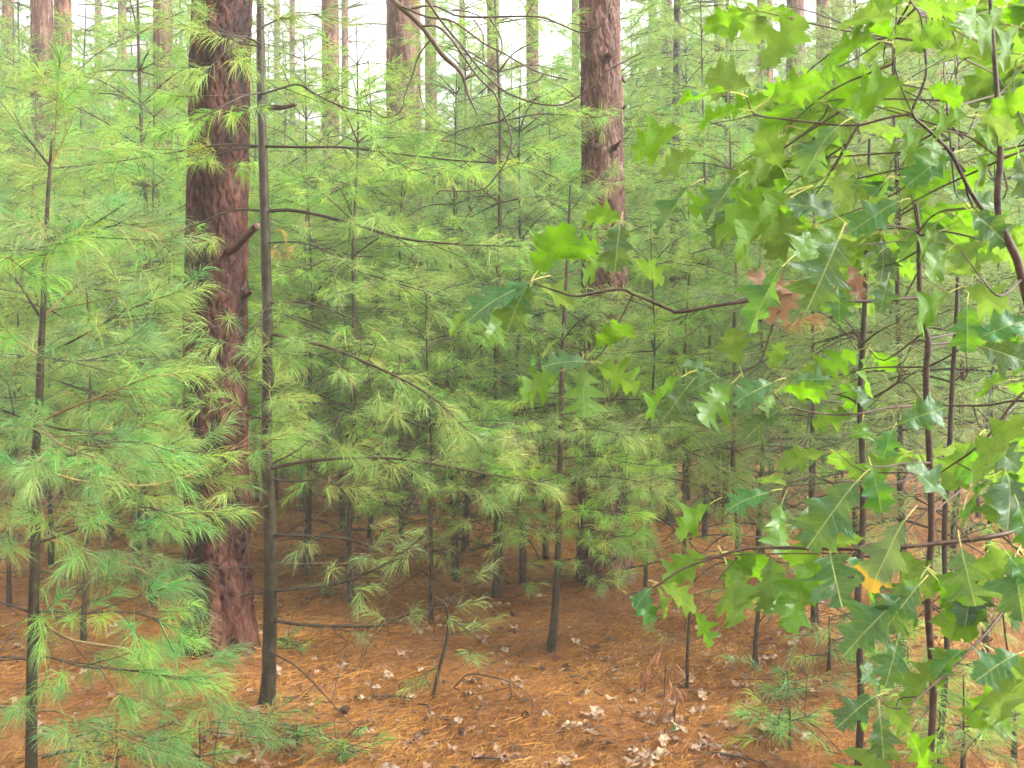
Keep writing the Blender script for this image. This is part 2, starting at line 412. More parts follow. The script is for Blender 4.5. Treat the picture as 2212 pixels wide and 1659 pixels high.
# ------------------------------------------------------------------ object bookkeeping
def tag(o, label, cat, group=None):
    o["label"] = label; o["category"] = cat
    if group: o["group"] = group
    return o

def thing(name, loc, label, cat, group=None, rz=0.0, s=1.0):
    o = bpy.data.objects.new(name, None); COL.objects.link(o)
    o.location = tuple(loc); o.rotation_euler = (0, 0, rz); o.scale = (s, s, s)
    o.empty_display_size = 0.1
    return tag(o, label, cat, group)

# ------------------------------------------------------------------ ground
def axis(lo, hi, step, far):
    core = np.arange(lo, hi, step); out, s = [], step
    x = hi
    while x < far:
        out.append(x); s *= 1.22; x += s
    neg, s, x = [], step, lo - step
    while x > -far:
        neg.append(x); s *= 1.22; x -= s
    return np.concatenate([neg[::-1], core, out])
xs, ys = axis(-7, 7, 0.09, 140), axis(1.5, 15, 0.09, 140)
X, Y = np.meshgrid(xs, ys)
Z = gh(X, Y) + np.where((np.abs(X) < 7) & (Y > 1.5) & (Y < 15), 0.006*rng.standard_normal(X.shape), 0)
mb = MB(); nx, ny = len(xs), len(ys)
i = np.arange(ny-1)[:, None]*nx + np.arange(nx-1)[None, :]
mb.add(np.stack([X, Y, Z], -1).reshape(-1, 3), np.stack([i, i+1, i+nx+1, i+nx], -1).reshape(-1, 4))
g = mb.build("ground", [GROUND]); g["kind"] = "structure"

# ------------------------------------------------------------------ red pines
def plates(s, z, circ, cw, ch, seed):
    """bark plates: periodic stretched cells; returns crack factor 0..1 and a tone per plate"""
    r = np.random.default_rng(seed)
    s = s + cw*(0.45*np.sin(z*9+s*9+seed)+0.3*np.sin(z*29+s*23)+0.18*np.sin(z*83-s*51)); z = z + ch*(0.25*np.sin(s*45+seed)+0.15*np.sin(s*131+z*7))
    ns = max(6, int(round(circ/cw))); nz = int((z.max()-z.min())/ch) + 6; z0 = z.min() - 2*ch
    js, jz, tone = r.random((nz+4, ns)), r.random((nz+4, ns)), r.random((nz+4, ns))
    S, Zc = s/circ*ns, (z-z0)/ch
    ci, cj = np.floor(S).astype(int), np.floor(Zc).astype(int)
    d0 = np.full(len(s), 9e9); d1 = d0.copy(); tn = np.zeros(len(s))
    for a in (-1, 0, 1):
        for b in (-1, 0, 1):
            ii, jj = (ci+a) % ns, np.clip(cj+b, 0, nz+3)
            d = np.sqrt((ci+a+js[jj, ii]-S)**2 + (cj+b+jz[jj, ii]-Zc)**2)
            near = d < d0
            d1 = np.where(near, d0, np.minimum(d1, d)); tn = np.where(near, tone[jj, ii], tn); d0 = np.where(near, d, d0)
    crack = np.clip((d1-d0)/0.3, 0, 1)
    return crack, tn

CROWN_MESHES = []
def red_pine(name, path, wpx, D, H, label, group=None, detail=0, seed=0, crown=True, base_d=None):
    """path: (u, v) points from the base up; wpx: widths in px at those points"""
    pts = WP(path, D)
    base = np.array([pts[0][0], pts[0][1], float(gh(pts[0][0], pts[0][1])) - 0.03]); pts[0][2] = base[2]
    rad = np.array(wpx, float) / FPX * D / 2
    top = pts[-1] + (pts[-1] - pts[0]) / max(pts[-1][2] - pts[0][2], 0.1) * (H - pts[-1][2])
    zz = np.array([q[2] for q in pts] + [H]); rr = np.append(rad, rad[-1]*0.35)
    xx = np.array([q[0] for q in pts] + [top[0]]); yy = np.array([q[1] for q in pts] + [top[1]])
    vis = pts[-1][2] + 0.6
    if detail == 2: zs = np.concatenate([np.arange(base[2], vis, 0.0115), np.linspace(vis, H, 24)]); sides = 150
    elif detail == 1: zs = np.concatenate([np.arange(base[2], vis, 0.035), np.linspace(vis, H, 16)]); sides = 56
    else: zs = np.concatenate([np.arange(base[2], vis, 0.3), np.linspace(vis, H, 8)]); sides = 18
    th = np.linspace(0, 2*np.pi, sides, endpoint=False)
    ZZ, TH = np.meshgrid(zs, th, indexing='ij')
    RR = np.interp(ZZ, zz, rr)
    flare = 0.17*np.exp(-(ZZ-base[2])/0.16) * (1 + 0.35*np.sin(TH*4+seed) + 0.2*np.sin(TH*7+seed*2))
    RR = RR*(1 + flare) * (1 + 0.025*np.sin(TH*2+ZZ*0.9+seed) + 0.02*np.sin(TH*3-ZZ*1.7))
    mbt = MB()
    if detail:
        R0 = float(np.mean(rad)); circ = 2*np.pi*R0
        # each ring row shares the same circumference coordinate so plates stay periodic
        S_ = (TH/(2*np.pi)*circ).ravel(); Z_ = (ZZ-base[2]).ravel()
        ck, tn = [q.reshape(ZZ.shape) for q in plates(S_, Z_, circ, 0.045, 0.30, seed)]
        ck1, tn1 = [q.reshape(ZZ.shape) for q in plates(S_, Z_+0.3, circ, 0.024, 0.15, seed+5)]
        ck2, tn2 = [q.reshape(ZZ.shape) for q in plates(S_, Z_+0.7, circ, 0.011, 0.05, seed+9)]
        up = np.where(ZZ < vis, 1, 0)
        RR = RR + up*(-0.013*(1-ck)**1.6 + 0.005*(tn-0.5) - 0.005*(1-ck1)**1.6 + 0.005*(tn1-0.5) - 0.002*(1-ck2) + 0.003*(tn2-0.5))
        tn = 0.5*tn + 0.5*tn1; ck = np.minimum(ck**0.5, 0.35+0.65*ck1)
        a_, b_ = (0.65*tn + 0.35*tn2).ravel(), (ck*(0.55+0.45*ck2)).ravel()
    else:
        a_, b_ = None, None
    CX, CY = np.interp(ZZ, zz, xx), np.interp(ZZ, zz, yy)
    V = np.stack([CX + RR*np.cos(TH), CY + RR*np.sin(TH), ZZ], -1)
    k = len(zs)
    i = np.arange(k-1)[:, None]*sides; j = np.arange(sides)[None, :]; j2 = (j+1) % sides
    mbt.add(V.reshape(-1, 3), np.stack([i+j, i+j2, i+sides+j2, i+sides+j], -1).reshape(-1, 4), 0, a_, b_)
    root = thing(name, base, label, "tree", group)
    mbt.build("trunk", [(BARK_PINK if seed != 3 else BARK_RED) if detail else BARK_FAR], root, base)
    if crown and CROWN_MESHES:
        o = bpy.data.objects.new("crown", CROWN_MESHES[seed % len(CROWN_MESHES)]); COL.objects.link(o); o.parent = root
        o.location = tuple(np.array([top[0], top[1], H*0.60]) - base); o.rotation_euler = (0, 0, seed*1.7)
        o["kind"] = "stuff"
    return root, base

def make_crown(seed):
    r = np.random.default_rng(seed); mbc = MB(); P, A = [], []
    for w in range(13):
        z = 6.0 * w / 12; reach = 2.6*(1 - w/14)*(0.6+0.4*min(1, w/3))
        for b in range(4):
            a = r.random()*6.28; L = reach*(0.6+0.5*r.random())
            d = np.array([math.cos(a), math.sin(a), 0.15+0.2*r.random()])
            q = np.array([[0, 0, z], [0, 0, z]+d*L*0.5, [0, 0, z]+d*L+[0, 0, -0.1]])
            tube(mbc, q, 0.03, 0.008, 4, 0, 2, cap=False)
            for t in range(9):
                f = 0.4+0.6*r.random(); p0 = [0, 0, z]+d*L*f
                sd = unit(d + 0.9*r.standard_normal(3)*[1, 1, 0.5]); ln = 0.25+0.35*r.random()
                P.append(p0+sd*ln); A.append(sd)
    needles(mbc, P, A, 10, 0.2, 0.010, 1, along=0.3, spread=(10, 75), droop=0.1, lod=1)
    return mbc.mesh("crown", [TWIG, NEEDLE], smoothf=False)
for s_ in range(3): CROWN_MESHES.append(make_crown(100+s_))

pine_l, pl_base = red_pine("red_pine", [(472, 1432), (470, 1250), (468, 1000), (466, 700), (472, 350), (478, 0)], [156, 146, 142, 139, 131, 126],
    5.15, 17, "thick red pine trunk with dark flaking bark beside the slender grey pine", "tall red pines", 2, 3)
pine_c, pc_base = red_pine("red_pine", [(1306, 1272), (1306, 1000), (1304, 600), (1300, 300), (1296, 0)], [112, 108, 100, 95, 90],
    6.9, 18, "straight red pine trunk with pinkish bark at the middle of the thicket", "tall red pines", 2, 8)

def stubs(root, base, items):
    for pts, r0, r1 in items:
        mbs = MB(); q = tube(mbs, pts, r0, r1, 7, 0, 3, wob=0.12)
        mbs.build("branch_stub", [STUB], root, base)
d5 = 5.0
stubs(pine_l, pl_base, [
    (WP([(492, 545, 5.05), (512, 532, 4.95), (535, 508, 4.8), (556, 488, 4.7)]), 0.021, 0.017),
    (WP([(545, 498, 4.78), (545, 490, 4.7)]), 0.012, 0.006),
    (WP([(560, 240, 5.1), (585, 233, 5.0), (612, 232, 4.95), (640, 226, 4.9)]), 0.02, 0.008),
    (WP([(532, 640, 5.1), (545, 630, 5.05)]), 0.012, 0.007), (WP([(420, 930, 5.02), (405, 925, 4.9)]), 0.014, 0.008)])
stubs(pine_c, pc_base, [
    (WP([(1315, 122, 6.78), (1318, 118, 6.68)]), 0.03, 0.02), (WP([(1260, 125, 6.8), (1256, 122, 6.7)]), 0.022, 0.014),
    (WP([(1324, 322, 6.8), (1341, 304, 6.6)]), 0.026, 0.004), (WP([(1290, 318, 6.78), (1288, 315, 6.72)]), 0.024, 0.018),
    (WP([(1344, 235, 6.9), (1352, 228, 6.85)]), 0.014, 0.008), (WP([(1345, 170, 6.9), (1350, 178, 6.85)]), 0.014, 0.008)])

# the dead limb of the thick red pine that hangs across the top of the view
mbl = MB()
limb0 = [pl_base + [0.1, 0, 4.6], W(700, -180, 4.3), W(800, -60, 3.75)]
tube(mbl, np.vstack([limb0, WP([(850, 0), (880, 27), (911, 57), (934, 87), (957, 120), (987, 147), (1001, 167), (1011, 203), (1031, 247)], 3.6)]),
     [0.03, 0.023, 0.016, 0.0105, 0.010, 0.010, 0.0095, 0.009, 0.008, 0.007, 0.005, 0.0025], None, 8, 0, 4, wob=0.04)
limb = mbl.build("dead_limb", [TWIG_DEAD], pine_l, pl_base)
def sidebr(pts, r0, r1, d=3.6, parent=limb, base=pl_base, mat=TWIG_DEAD):
    b = MB(); tube(b, WP(pts, d), r0*0.75, r1*0.8, 6, 0, 3, wob=0.08); return b.build("side_branch", [mat], parent, base)
sidebr([(880, 20, 3.62), (937, 12, 3.65), (984, 33), (1037, 37), (1137, 35), (1180, 40), (1227, 60), (1257, 70), (1287, 63), (1311, 37), (1319, 0), (1322, -40)], 0.006, 0.003, 3.75)
sidebr([(868, 14), (924, 37), (970, 43), (1004, 63), (1044, 93), (1084, 113), (1130, 140), (1174, 160), (1227, 172)], 0.006, 0.003, 3.55)
sidebr([(905, -25, 3.6), (924, 3), (944, 33), (970, 67), (1004, 107), (1037, 150), (1080, 190), (1110, 207), (1157, 223), (1210, 227), (1244, 212), (1284, 183), (1317, 150), (1384, 115)], 0.0065, 0.0025, 3.5)
sidebr([(911, 57), (944, 57), (977, 87), (1030, 163), (1064, 197), (1080, 227), (1100, 277), (1105, 307), (1094, 347), (1074, 377), (1047, 407), (1004, 413), (954, 412), (942, 420)], 0.006, 0.0025, 3.55)
sidebr([(1057, 37), (1080, 77), (1084, 110), (1070, 133), (1056, 148)], 0.004, 0.002, 3.7)
sidebr([(1024, 43), (1044, 77), (1044, 123), (1064, 157), (1084, 187)], 0.004, 0.002, 3.7)
sidebr([(1137, 35), (1154, 3), (1165, -30)], 0.004, 0.002, 3.75)
sidebr([(970, 43), (977, 60), (972, 70)], 0.003, 0.002, 3.55)
sidebr([(1004, 170), (1020, 163), (1030, 161)], 0.008, 0.004, 3.55)
sidebr([(1174, 160), (1160, 175), (1110, 190), (1060, 205), (980, 222)], 0.003, 0.0015, 3.5)
sidebr([(1244, 212), (1225, 195), (1214, 186)], 0.003, 0.0015, 3.5)
sidebr([(904, 180), (917, 237), (950, 270)], 0.003, 0.0015, 3.6)
sidebr([(1074, 377), (1095, 362), (1120, 355)], 0.003, 0.0015, 3.6)
sidebr([(1004, 413), (1040, 430), (1065, 445)], 0.003, 0.0015, 3.6)
sidebr([(787, 193), (797, 227), (827, 253), (857, 247), (870, 230), (874, 207), (890, 165), (905, 120), (930, 85)], 0.002, 0.004, 3.6)
sidebr([(1290, 65), (1235, 50), (1225, 60)], 0.003, 0.0015, 3.75)

# other red pines standing behind: (u at base, u at top, width px at eye level, distance, label)
far = [
    (20, 17, 27, 22, "slim red pine trunk at the far left edge above the young pine"),
    (98, 90, 47, 14, "left one of two close reddish pine trunks above the young pine"),
    (140, 135, 39, 15.5, "right one of two close reddish pine trunks above the young pine"),
    (268, 264, 19, 27, "thin distant red pine left of the greenish shaded trunk"),
    (356, 352, 44, 13, "half hidden red pine trunk just left of the thick dark pine"),
    (634, 631, 13, 34, "very thin pine trunk against white sky beside the slender grey pine"),
    (718, 713, 38, 17, "pinkish pine trunk against white sky between the slender pine and broad far trunk"),
    (747, 745, 16, 32, "thin dark trunk just behind the pinkish pine against the sky"),
    (874, 872, 76, 10.5, "broad pine trunk partly veiled in needles under the bare hanging limb"),
    (934, 930, 27, 20, "narrow pine trunk right of the broad veiled trunk"),
    (1068, 1065, 28, 19, "pine trunk crossed by the bare hanging twigs"),
    (1152, 1150, 28, 20, "pine trunk standing left of the straight pink pine"),
    (1246, 1243, 18, 26, "thin trunk at the left edge of the straight pink pine"),
    (1412, 1410, 20, 24, "pale pink trunk right of the straight pink pine"),
    (1442, 1440, 26, 21, "pinkish trunk behind the dark slender pole"),
    (1556, 1553, 23, 22, "greyish trunk between the dark pole and the oak leaves"),
    (1655, 1652, 36, 16, "pine trunk left of the highest pale oak leaves"),
    (1722, 1718, 42, 14, "pinkish trunk glimpsed behind the upper oak leaves"),
    (1782, 1778, 30, 19, "narrower trunk just right of the pinkish one behind oak leaves"),
    (1812, 1810, 30, 23, "distant trunk behind the oak twigs at the top"),
    (2025, 2020, 34, 17, "trunk almost hidden behind the upper oak foliage"),
    (1940, 1938, 24, 25, "faint far trunk behind the oak fork"),
    (215, 212, 16, 33, "faint thin trunk between the paired trunks and the thick pine"),
    (600, 598, 14, 38, "faintest thin trunk right beside the slender grey pine"),
    (1000, 998, 14, 36, "thin far trunk seen through the bare hanging twigs"),
]
for k, (ub, ut, w, d, lab) in enumerate(far):
    red_pine("red_pine", [(ub, VH + CAMH*FPX/d), ((ub+ut)/2, 500), (ut, 0)], [w*1.12, w*1.03, w*0.95], d, 16 + (k*37 % 5), lab,
             "tall red pines", 1 if d < 15 else 0, 20+k)

# ------------------------------------------------------------------ white pine thicket (prototypes, then copies)
def spray(mbw, P, A, path, r0, rg, twl, step, f0=0.25, live=TWIG, mat=0, up=0.45, thin=1.0):
    """side twigs along a branch path; collects tuft points"""
    path = smooth(path, 4); seg = np.linalg.norm(np.diff(path, axis=0), axis=1); tot = seg.sum(); cum = np.insert(np.cumsum(seg), 0, 0)/tot
    s = f0; sgn = 1
    while s < 0.97:
        p0 = np.array([np.interp(s, cum, path[:, k]) for k in range(3)])
        j = min(np.searchsorted(cum, s), len(path)-1); t = unit(path[j]-path[max(j-1, 0)])
        side = unit(np.cross(t, [0, 0, 1.0])) * sgn
        d = unit(0.75*t + side*(0.5+0.6*rg.random()) + np.array([0, 0, up*(rg.random()*2-0.9)]))
        L = twl*(1.15 - 0.65*s)*(0.5+0.8*rg.random())
        e = p0 + d*L + np.array([0, 0, -0.06*L])
        mbw.st.append((p0, e, 0.0022*thin, 0.0012*thin))
        P.append(e); A.append(unit(e-p0 + [0, 0, 0.03]))
        if L > 0.16:
            for q in range(int(L/0.12)):
                f = 0.45+0.45*rg.random(); m_ = p0+(e-p0)*f
                d2 = unit(d + 0.8*rg.standard_normal(3)*[1, 1, 0.5]); e2 = m_ + d2*(0.06+0.1*rg.random())
                mbw.st.append((m_, e2, 0.0016*thin, 0.001*thin))
                P.append(e2); A.append(d2)
        sgn = -sgn; s += step*(0.7+0.6*rg.random())/tot
    P.append(path[-1]); A.append(unit(path[-1]-path[-2]))

def make_pine(seed, H, clear, r0, lod, per, nl, nw, reach, gap=0.42, nb=5):
    rg = np.random.default_rng(seed)
    mt, mc = MB(), MB()
    k = 9; zs = np.linspace(0, H, k)
    wx = np.cumsum(rg.standard_normal(k)*0.02)*H/5; wy = np.cumsum(rg.standard_normal(k)*0.02)*H/5; wx -= wx[0]; wy -= wy[0]
    ax = np.stack([wx, wy, zs], -1)
    rr = r0*(1-zs/H*0.85); rr[0] *= 1.35
    tube(mt, ax, rr*0.85, None, 10 if lod == 0 else 6, 0, 3 if lod == 0 else 2, wob=0.02)
    P, A = [], []
    z = 0.35
    DP, DA = [], []
    while z < H - 0.15:
        c = np.array([np.interp(z, zs, wx), np.interp(z, zs, wy), z])
        dead = z < clear
        f = (z-clear)/(H-clear) if not dead else 0
        for b in range(nb if not dead else 3):
            a = 6.283*(b + rg.random()*0.7)/nb + z*2
            L = reach*(1-f)**0.75*(0.65+0.5*rg.random())+0.12 if not dead else reach*(0.25+0.5*rg.random())
            rise = -0.15 + 0.55*f + 0.3*rg.standard_normal() if not dead else -0.2+0.25*rg.standard_normal()
            d = np.array([math.cos(a), math.sin(a), 0])
            p1 = c + d*L*0.45 + [0, 0, L*0.45*(rise+0.12)]; p2 = c + d*L + [0, 0, L*rise - 0.05*L] + rg.standard_normal(3)*0.03*L
            br = np.array([c, p1, p2])
            tube(mc if not dead else mt, br, 0.009*(1-0.5*f)*(r0/0.03)**0.5, 0.0022, 5 if lod == 0 else 3, 0, 3 if lod == 0 else 2, cap=False)
            if not dead:
                spray(mc, P, A, br, 0.002, rg, 0.36*min(1, L/0.8)+0.05, 0.07 if lod == 0 else 0.10, 0.22, thin=1 if lod == 0 else 1.6)
            else:
                for q in range(2 if lod else 4):   # bare side twigs
                    s = 0.3+0.6*rg.random(); m_ = c + (p2-c)*s
                    e2 = m_ + unit(d + rg.standard_normal(3)*[0.8, 0.8, 0.4])*(0.1+0.2*rg.random())
                    mt.st.append((m_, e2, 0.002, 0.001))
                    if rg.random() < 0.25: DP.append(e2); DA.append(unit(e2-m_+[0, 0, -0.05]))
                    if rg.random() < 0.3 and z > clear*0.45: P.append(e2); A.append(unit(e2-m_))
        z += gap*(0.75+0.5*rg.random())*(1 if not dead else 0.8)
    P.append(ax[-1]); A.append(np.array([0, 0, 1.0]))
    needles(mc, P, A, per, nl, nw, 1, along=0.11, spread=(10, 78), droop=0.38, lod=lod)
    if DP: needles(mc, DP, DA, max(6, per//3), nl, nw*0.8, 2, along=0.08, droop=1.2, lod=lod)
    return mt.mesh("trunk", [BARK_WP_DARK]), mc.mesh("crown", [TWIG, NEEDLE if seed % 3 else NEEDLE_BLUE, DEAD_NEEDLE], smoothf=False)

NEAR = [make_pine(200+k, h, cl, r, 0, 22, 0.11, 0.0024, rc, 0.27, 4) for k, (h, cl, r, rc) in enumerate(
    [(4.2, 1.3, 0.028, 1.05), (3.4, 1.05, 0.024, 0.95), (5.0, 1.5, 0.036, 1.15), (2.6, 0.85, 0.018, 0.8), (3.8, 1.3, 0.03, 1.05)])]
MIDP = [make_pine(220+k, h, cl, r, 1, 19, 0.12, 0.0042, rc, 0.3, 4) for k, (h, cl, r, rc) in enumerate(
    [(4.6, 1.4, 0.024, 1.2), (5.6, 1.6, 0.03, 1.3), (3.8, 1.3, 0.021, 1.1), (6.4, 1.7, 0.036, 1.4)])]
FARP = [make_pine(240+k, h, cl, r, 1, 14, 0.16, 0.0095, rc, 0.36, 4) for k, (h, cl, r, rc) in enumerate(
    [(5.4, 1.5, 0.05, 1.45), (6.6, 1.7, 0.055, 1.6), (7.6, 1.8, 0.06, 1.7)])]

def place_pine(proto, x, y, s, rz, label, group=None):
    root = thing("white_pine", (x, y, float(gh(x, y)) - 0.02), label, "tree", group, rz, s)
    for nm, me in zip(("trunk", "crown"), proto):
        o = bpy.data.objects.new(nm, me); COL.objects.link(o); o.parent = root
        if nm == "crown": o["kind"] = "stuff"
    return root

# young pines whose stems can be told apart in the photograph: (u, distance, prototype, scale, label)
stems = [
    (1076, 6.6, 0, 1.05, "young white pine with a mossy stem left of the straight pink pine"),
    (1004, 8.3, 2, 0.95, "young white pine with thin stem behind the slender pine's long branches"),
    (742, 9.3, 4, 1.0, "young white pine with a thin stem between the slender pine and broad far trunk"),
    (655, 10.4, 0, 0.95, "young white pine stem right beside the slender grey pine"),
    (294, 7.2, 2, 1.0, "tall young pine with dark thin stem left of the thick dark pine"),
    (868, 7.6, 1, 1.0, "bushy young pine in front of the broad veiled trunk"),
    (1548, 10.4, 4, 1.0, "young pine with a forked dark stem under the oak leaves"),
    (1640, 7.5, 1, 1.1, "bushy young pine behind the low oak branch"),
    (1395, 6.2, 3, 0.95, "small dense young pine just right of the straight pink pine"),
    (930, 6.0, 3, 0.85, "small feathery young pine right of the slender grey pine"),
    (1180, 7.9, 4, 0.95, "young pine just left of the straight pink pine"),
    (1760, 5.7, 1, 0.95, "young pine behind the wet stems on the right"),
    (1945, 5.2, 0, 0.9, "young pine behind the twin oak stems"),
    (2130, 4.9, 3, 1.05, "young pine at the right edge behind the oak twigs"),
    (180, 5.6, 3, 1.0, "young pine behind the near young pine on the left"),
    (330, 6.3, 4, 0.85, "young pine close to the left side of the thick dark pine"),
    (20, 6.4, 3, 0.95, "young pine at the left edge behind the near young pine"),
    (800, 8.9, 2, 0.85, "young pine with a bent stem left of the broad veiled trunk"),
    (1480, 7.2, 3, 1.1, "small young pine in front of the dark pole"),
    (760, 6.4, 0, 0.9, "feathery young pine between the slender grey pine and its bushy neighbour"),
    (985, 7.1, 4, 0.95, "young pine under the end of the slender pine's long branch"),
    (1130, 6.9, 1, 1.05, "bushy young pine between the mossy stem and the straight pink pine"),
    (660, 7.4, 2, 0.8, "young pine right behind the slender grey pine"),
    (1590, 6.4, 0, 0.85, "young pine behind the middle of the long oak branch"),
    (1690, 8.6, 4, 1.0, "young pine behind the low oak twig"),
    (1850, 7.0, 2, 0.85, "young pine behind the wet forked stem"),
    (2060, 6.6, 4, 0.95, "young pine behind the rightmost wet stem"),
    (110, 7.6, 1, 0.9, "young pine behind the near young pine's top"),
    (420, 7.7, 0, 1.0, "young pine partly hidden by the thick dark pine"),
    (240, 8.8, 4, 0.95, "young pine left of the tall young pine with dark stem"),
]
used = []
for k, (u, d, pr, s, lab) in enumerate(stems):
    x = (u-UC)/FPX*d; used.append((x, d))
    place_pine(NEAR[pr], x, d, s, k*2.39996, lab, "young white pines of the thicket")

# tall bare poles
def pole(name, pts, w, d, label, bare_to, seed):
    P_ = WP(pts, d); base = P_[0].copy(); base[2] = float(gh(base[0], base[1])) - 0.02; P_[0][2] = base[2]
    root = thing(name, base, label, "tree", "slender young pine poles")
    b = MB(); tube(b, P_, np.array(w)/FPX*d/2, None, 12, 0, 4, wob=0.015); b.build("trunk", [BARK_WP_DARK], root, base)
    rg = np.random.default_rng(seed); mc = MB(); mdead = MB(); Pt, At = [], []
    zt = P_[-1][2]; z = 0.6
    while z < zt + 0.1:
        c = np.array([np.interp(z, P_[:, 2], P_[:, k]) for k in range(3)])
        for q in range(4):
            a = rg.random()*6.283; L = 0.5+0.6*rg.random(); dd = np.array([math.cos(a), math.sin(a), -0.05+0.2*rg.standard_normal()])
            br = np.array([c, c+dd*L*0.5+[0, 0, 0.03], c+dd*L])
            if z < bare_to:
                bb = MB(); tube(bb, br, 0.005, 0.0015, 4, 0, 2, cap=False)
                bb.build("branch", [TWIG], root, base)
            else:
                tube(mc, br, 0.007, 0.002, 4, 0, 2, cap=False); spray(mc, Pt, At, br, 0.002, rg, 0.3, 0.1)
        z += 0.45
    if Pt:
        needles(mc, Pt, At, 36, 0.1, 0.003, 1, along=0.1, droop=0.35, lod=0)
        o = mc.build("crown", [TWIG, NEEDLE], root, base, smoothf=False); o["kind"] = "stuff"
    return root
pole("white_pine", [(1448, 1130), (1452, 900), (1455, 600), (1460, 300), (1463, 0), (1466, -150)], [26, 23, 20, 18, 15, 13], 9.9, "dark slender pine pole right of the straight pink pine", 2.6, 1)
pole("white_pine", [(1566, 1130), (1567, 800), (1568, 500), (1570, 200), (1572, -60)], [14, 13, 12, 10, 8], 9.9, "thinner dark pole beside the oak leaves' left edge", 2.4, 2)

# the thicket further back
zones = [(60, "at the left edge"), (180, "behind the paired reddish trunks"), (395, "left of the thick dark pine"), (600, "behind the thick dark pine"),
         (800, "below the pinkish sky-lit trunk"), (960, "behind the broad veiled trunk"), (1200, "below the bare hanging twigs"), (1400, "behind the straight pink pine"),
         (1600, "behind the dark slender pole"), (1850, "behind the long oak branch"), (9999, "behind the oak stems")]
rg = np.random.default_rng(5)
bands = [(16.0, 40.0, FARP, (5.4, 6.6, 7.6), 44), (8.5, 14.0, MIDP, (4.6, 5.6, 3.8, 6.4), 48), (14.0, 24.0, FARP, (5.4, 6.6, 7.6), 58), (24.0, 46.0, FARP, (5.4, 6.6, 7.6), 110)]
for bi, (d0, d1, protos, hs, n) in enumerate(bands, -1):
    k = 0; tries = 0
    while k < n and tries < 5000:
        tries += 1
        d = d0 + (d1-d0)*rg.random()**0.8; u = rg.uniform(-120, 2330); x = (u-UC)/FPX*d
        if any((x-a)**2+(d-b)**2 < (0.55 if bi == 0 else 0.8)**2 for a, b in used): continue
        if bi < 0 and 570 < u < 1340: continue
        used.append((x, d)); k += 1
        z_ = next(t for lim, t in zones if u < lim)
        dist = ("in the middle of the thicket", "deep in the thicket", "at the far back of the thicket")[bi if bi >= 0 else (1 if d < 24 else 2)]
        vt = rg.uniform(-150, 120) if bi < 0 else rg.uniform(60, 380) if 600 < u < 1250 else rg.uniform(-20, 380) if u < 235 else rg.uniform(-100, 260) if u < 600 else rg.uniform(-180, 240)
        ht = CAMH + (VH-vt)/FPX*d
        q = int(np.argmin([abs(h-ht) for h in hs])) if rg.random() < 0.7 else int(rg.integers(len(protos)))
        s = float(np.clip(ht/hs[q], 0.6, 1.75))
        place_pine(protos[q], x, d, s, rg.random()*6.28, f"young white pine {dist} {z_}", f"young white pines {dist}, {z_}")

# ------------------------------------------------------------------ the slender grey pine in front of the thick trunk
def hero_branch(root, base, pts, r0, r1, seed, live=1.0, twl=0.3, step=0.1, f0=0.3, per=42, nl=0.1, nw=0.0019, mat=TWIG, nmat=NEEDLE, bare_twigs=0, d=None, sides=7):
    rg_ = np.random.default_rng(seed); pw = WP(pts, d)
    b = MB(); tube(b, pw, r0, r1, sides, 0, 4, wob=0.05)
    P, A = [], []
    if live > 0:
        spray(b, P, A, pw, 0.002, rg_, twl, step, f0)
        keep = rg_.random(len(P)) < live
        P = [p for p, q in zip(P, keep) if q]; A = [p for p, q in zip(A, keep) if q]
    pth = smooth(pw, 3)
    for q in range(bare_twigs):
        m_ = pth[int(rg_.integers(len(pth)//4, len(pth)))]; e = m_ + unit(rg_.standard_normal(3)*[1, 0.8, 0.8] + [0.2, 0, -0.3])*(0.08+0.22*rg_.random())
        tube(b, [m_, (m_+e)/2 + rg_.standard_normal(3)*0.01, e], 0.0018, 0.0008, 4, 0, 2, cap=False)
    o = b.build("branch", [mat], root, base)
    if P:
        n_ = MB(); needles(n_, P, A, per, nl, nw, 0, along=0.10, spread=(10, 80), droop=0.45)
        q = n_.build("needles", [nmat], o, smoothf=False, origin=base); q["kind"] = "stuff"
    return o

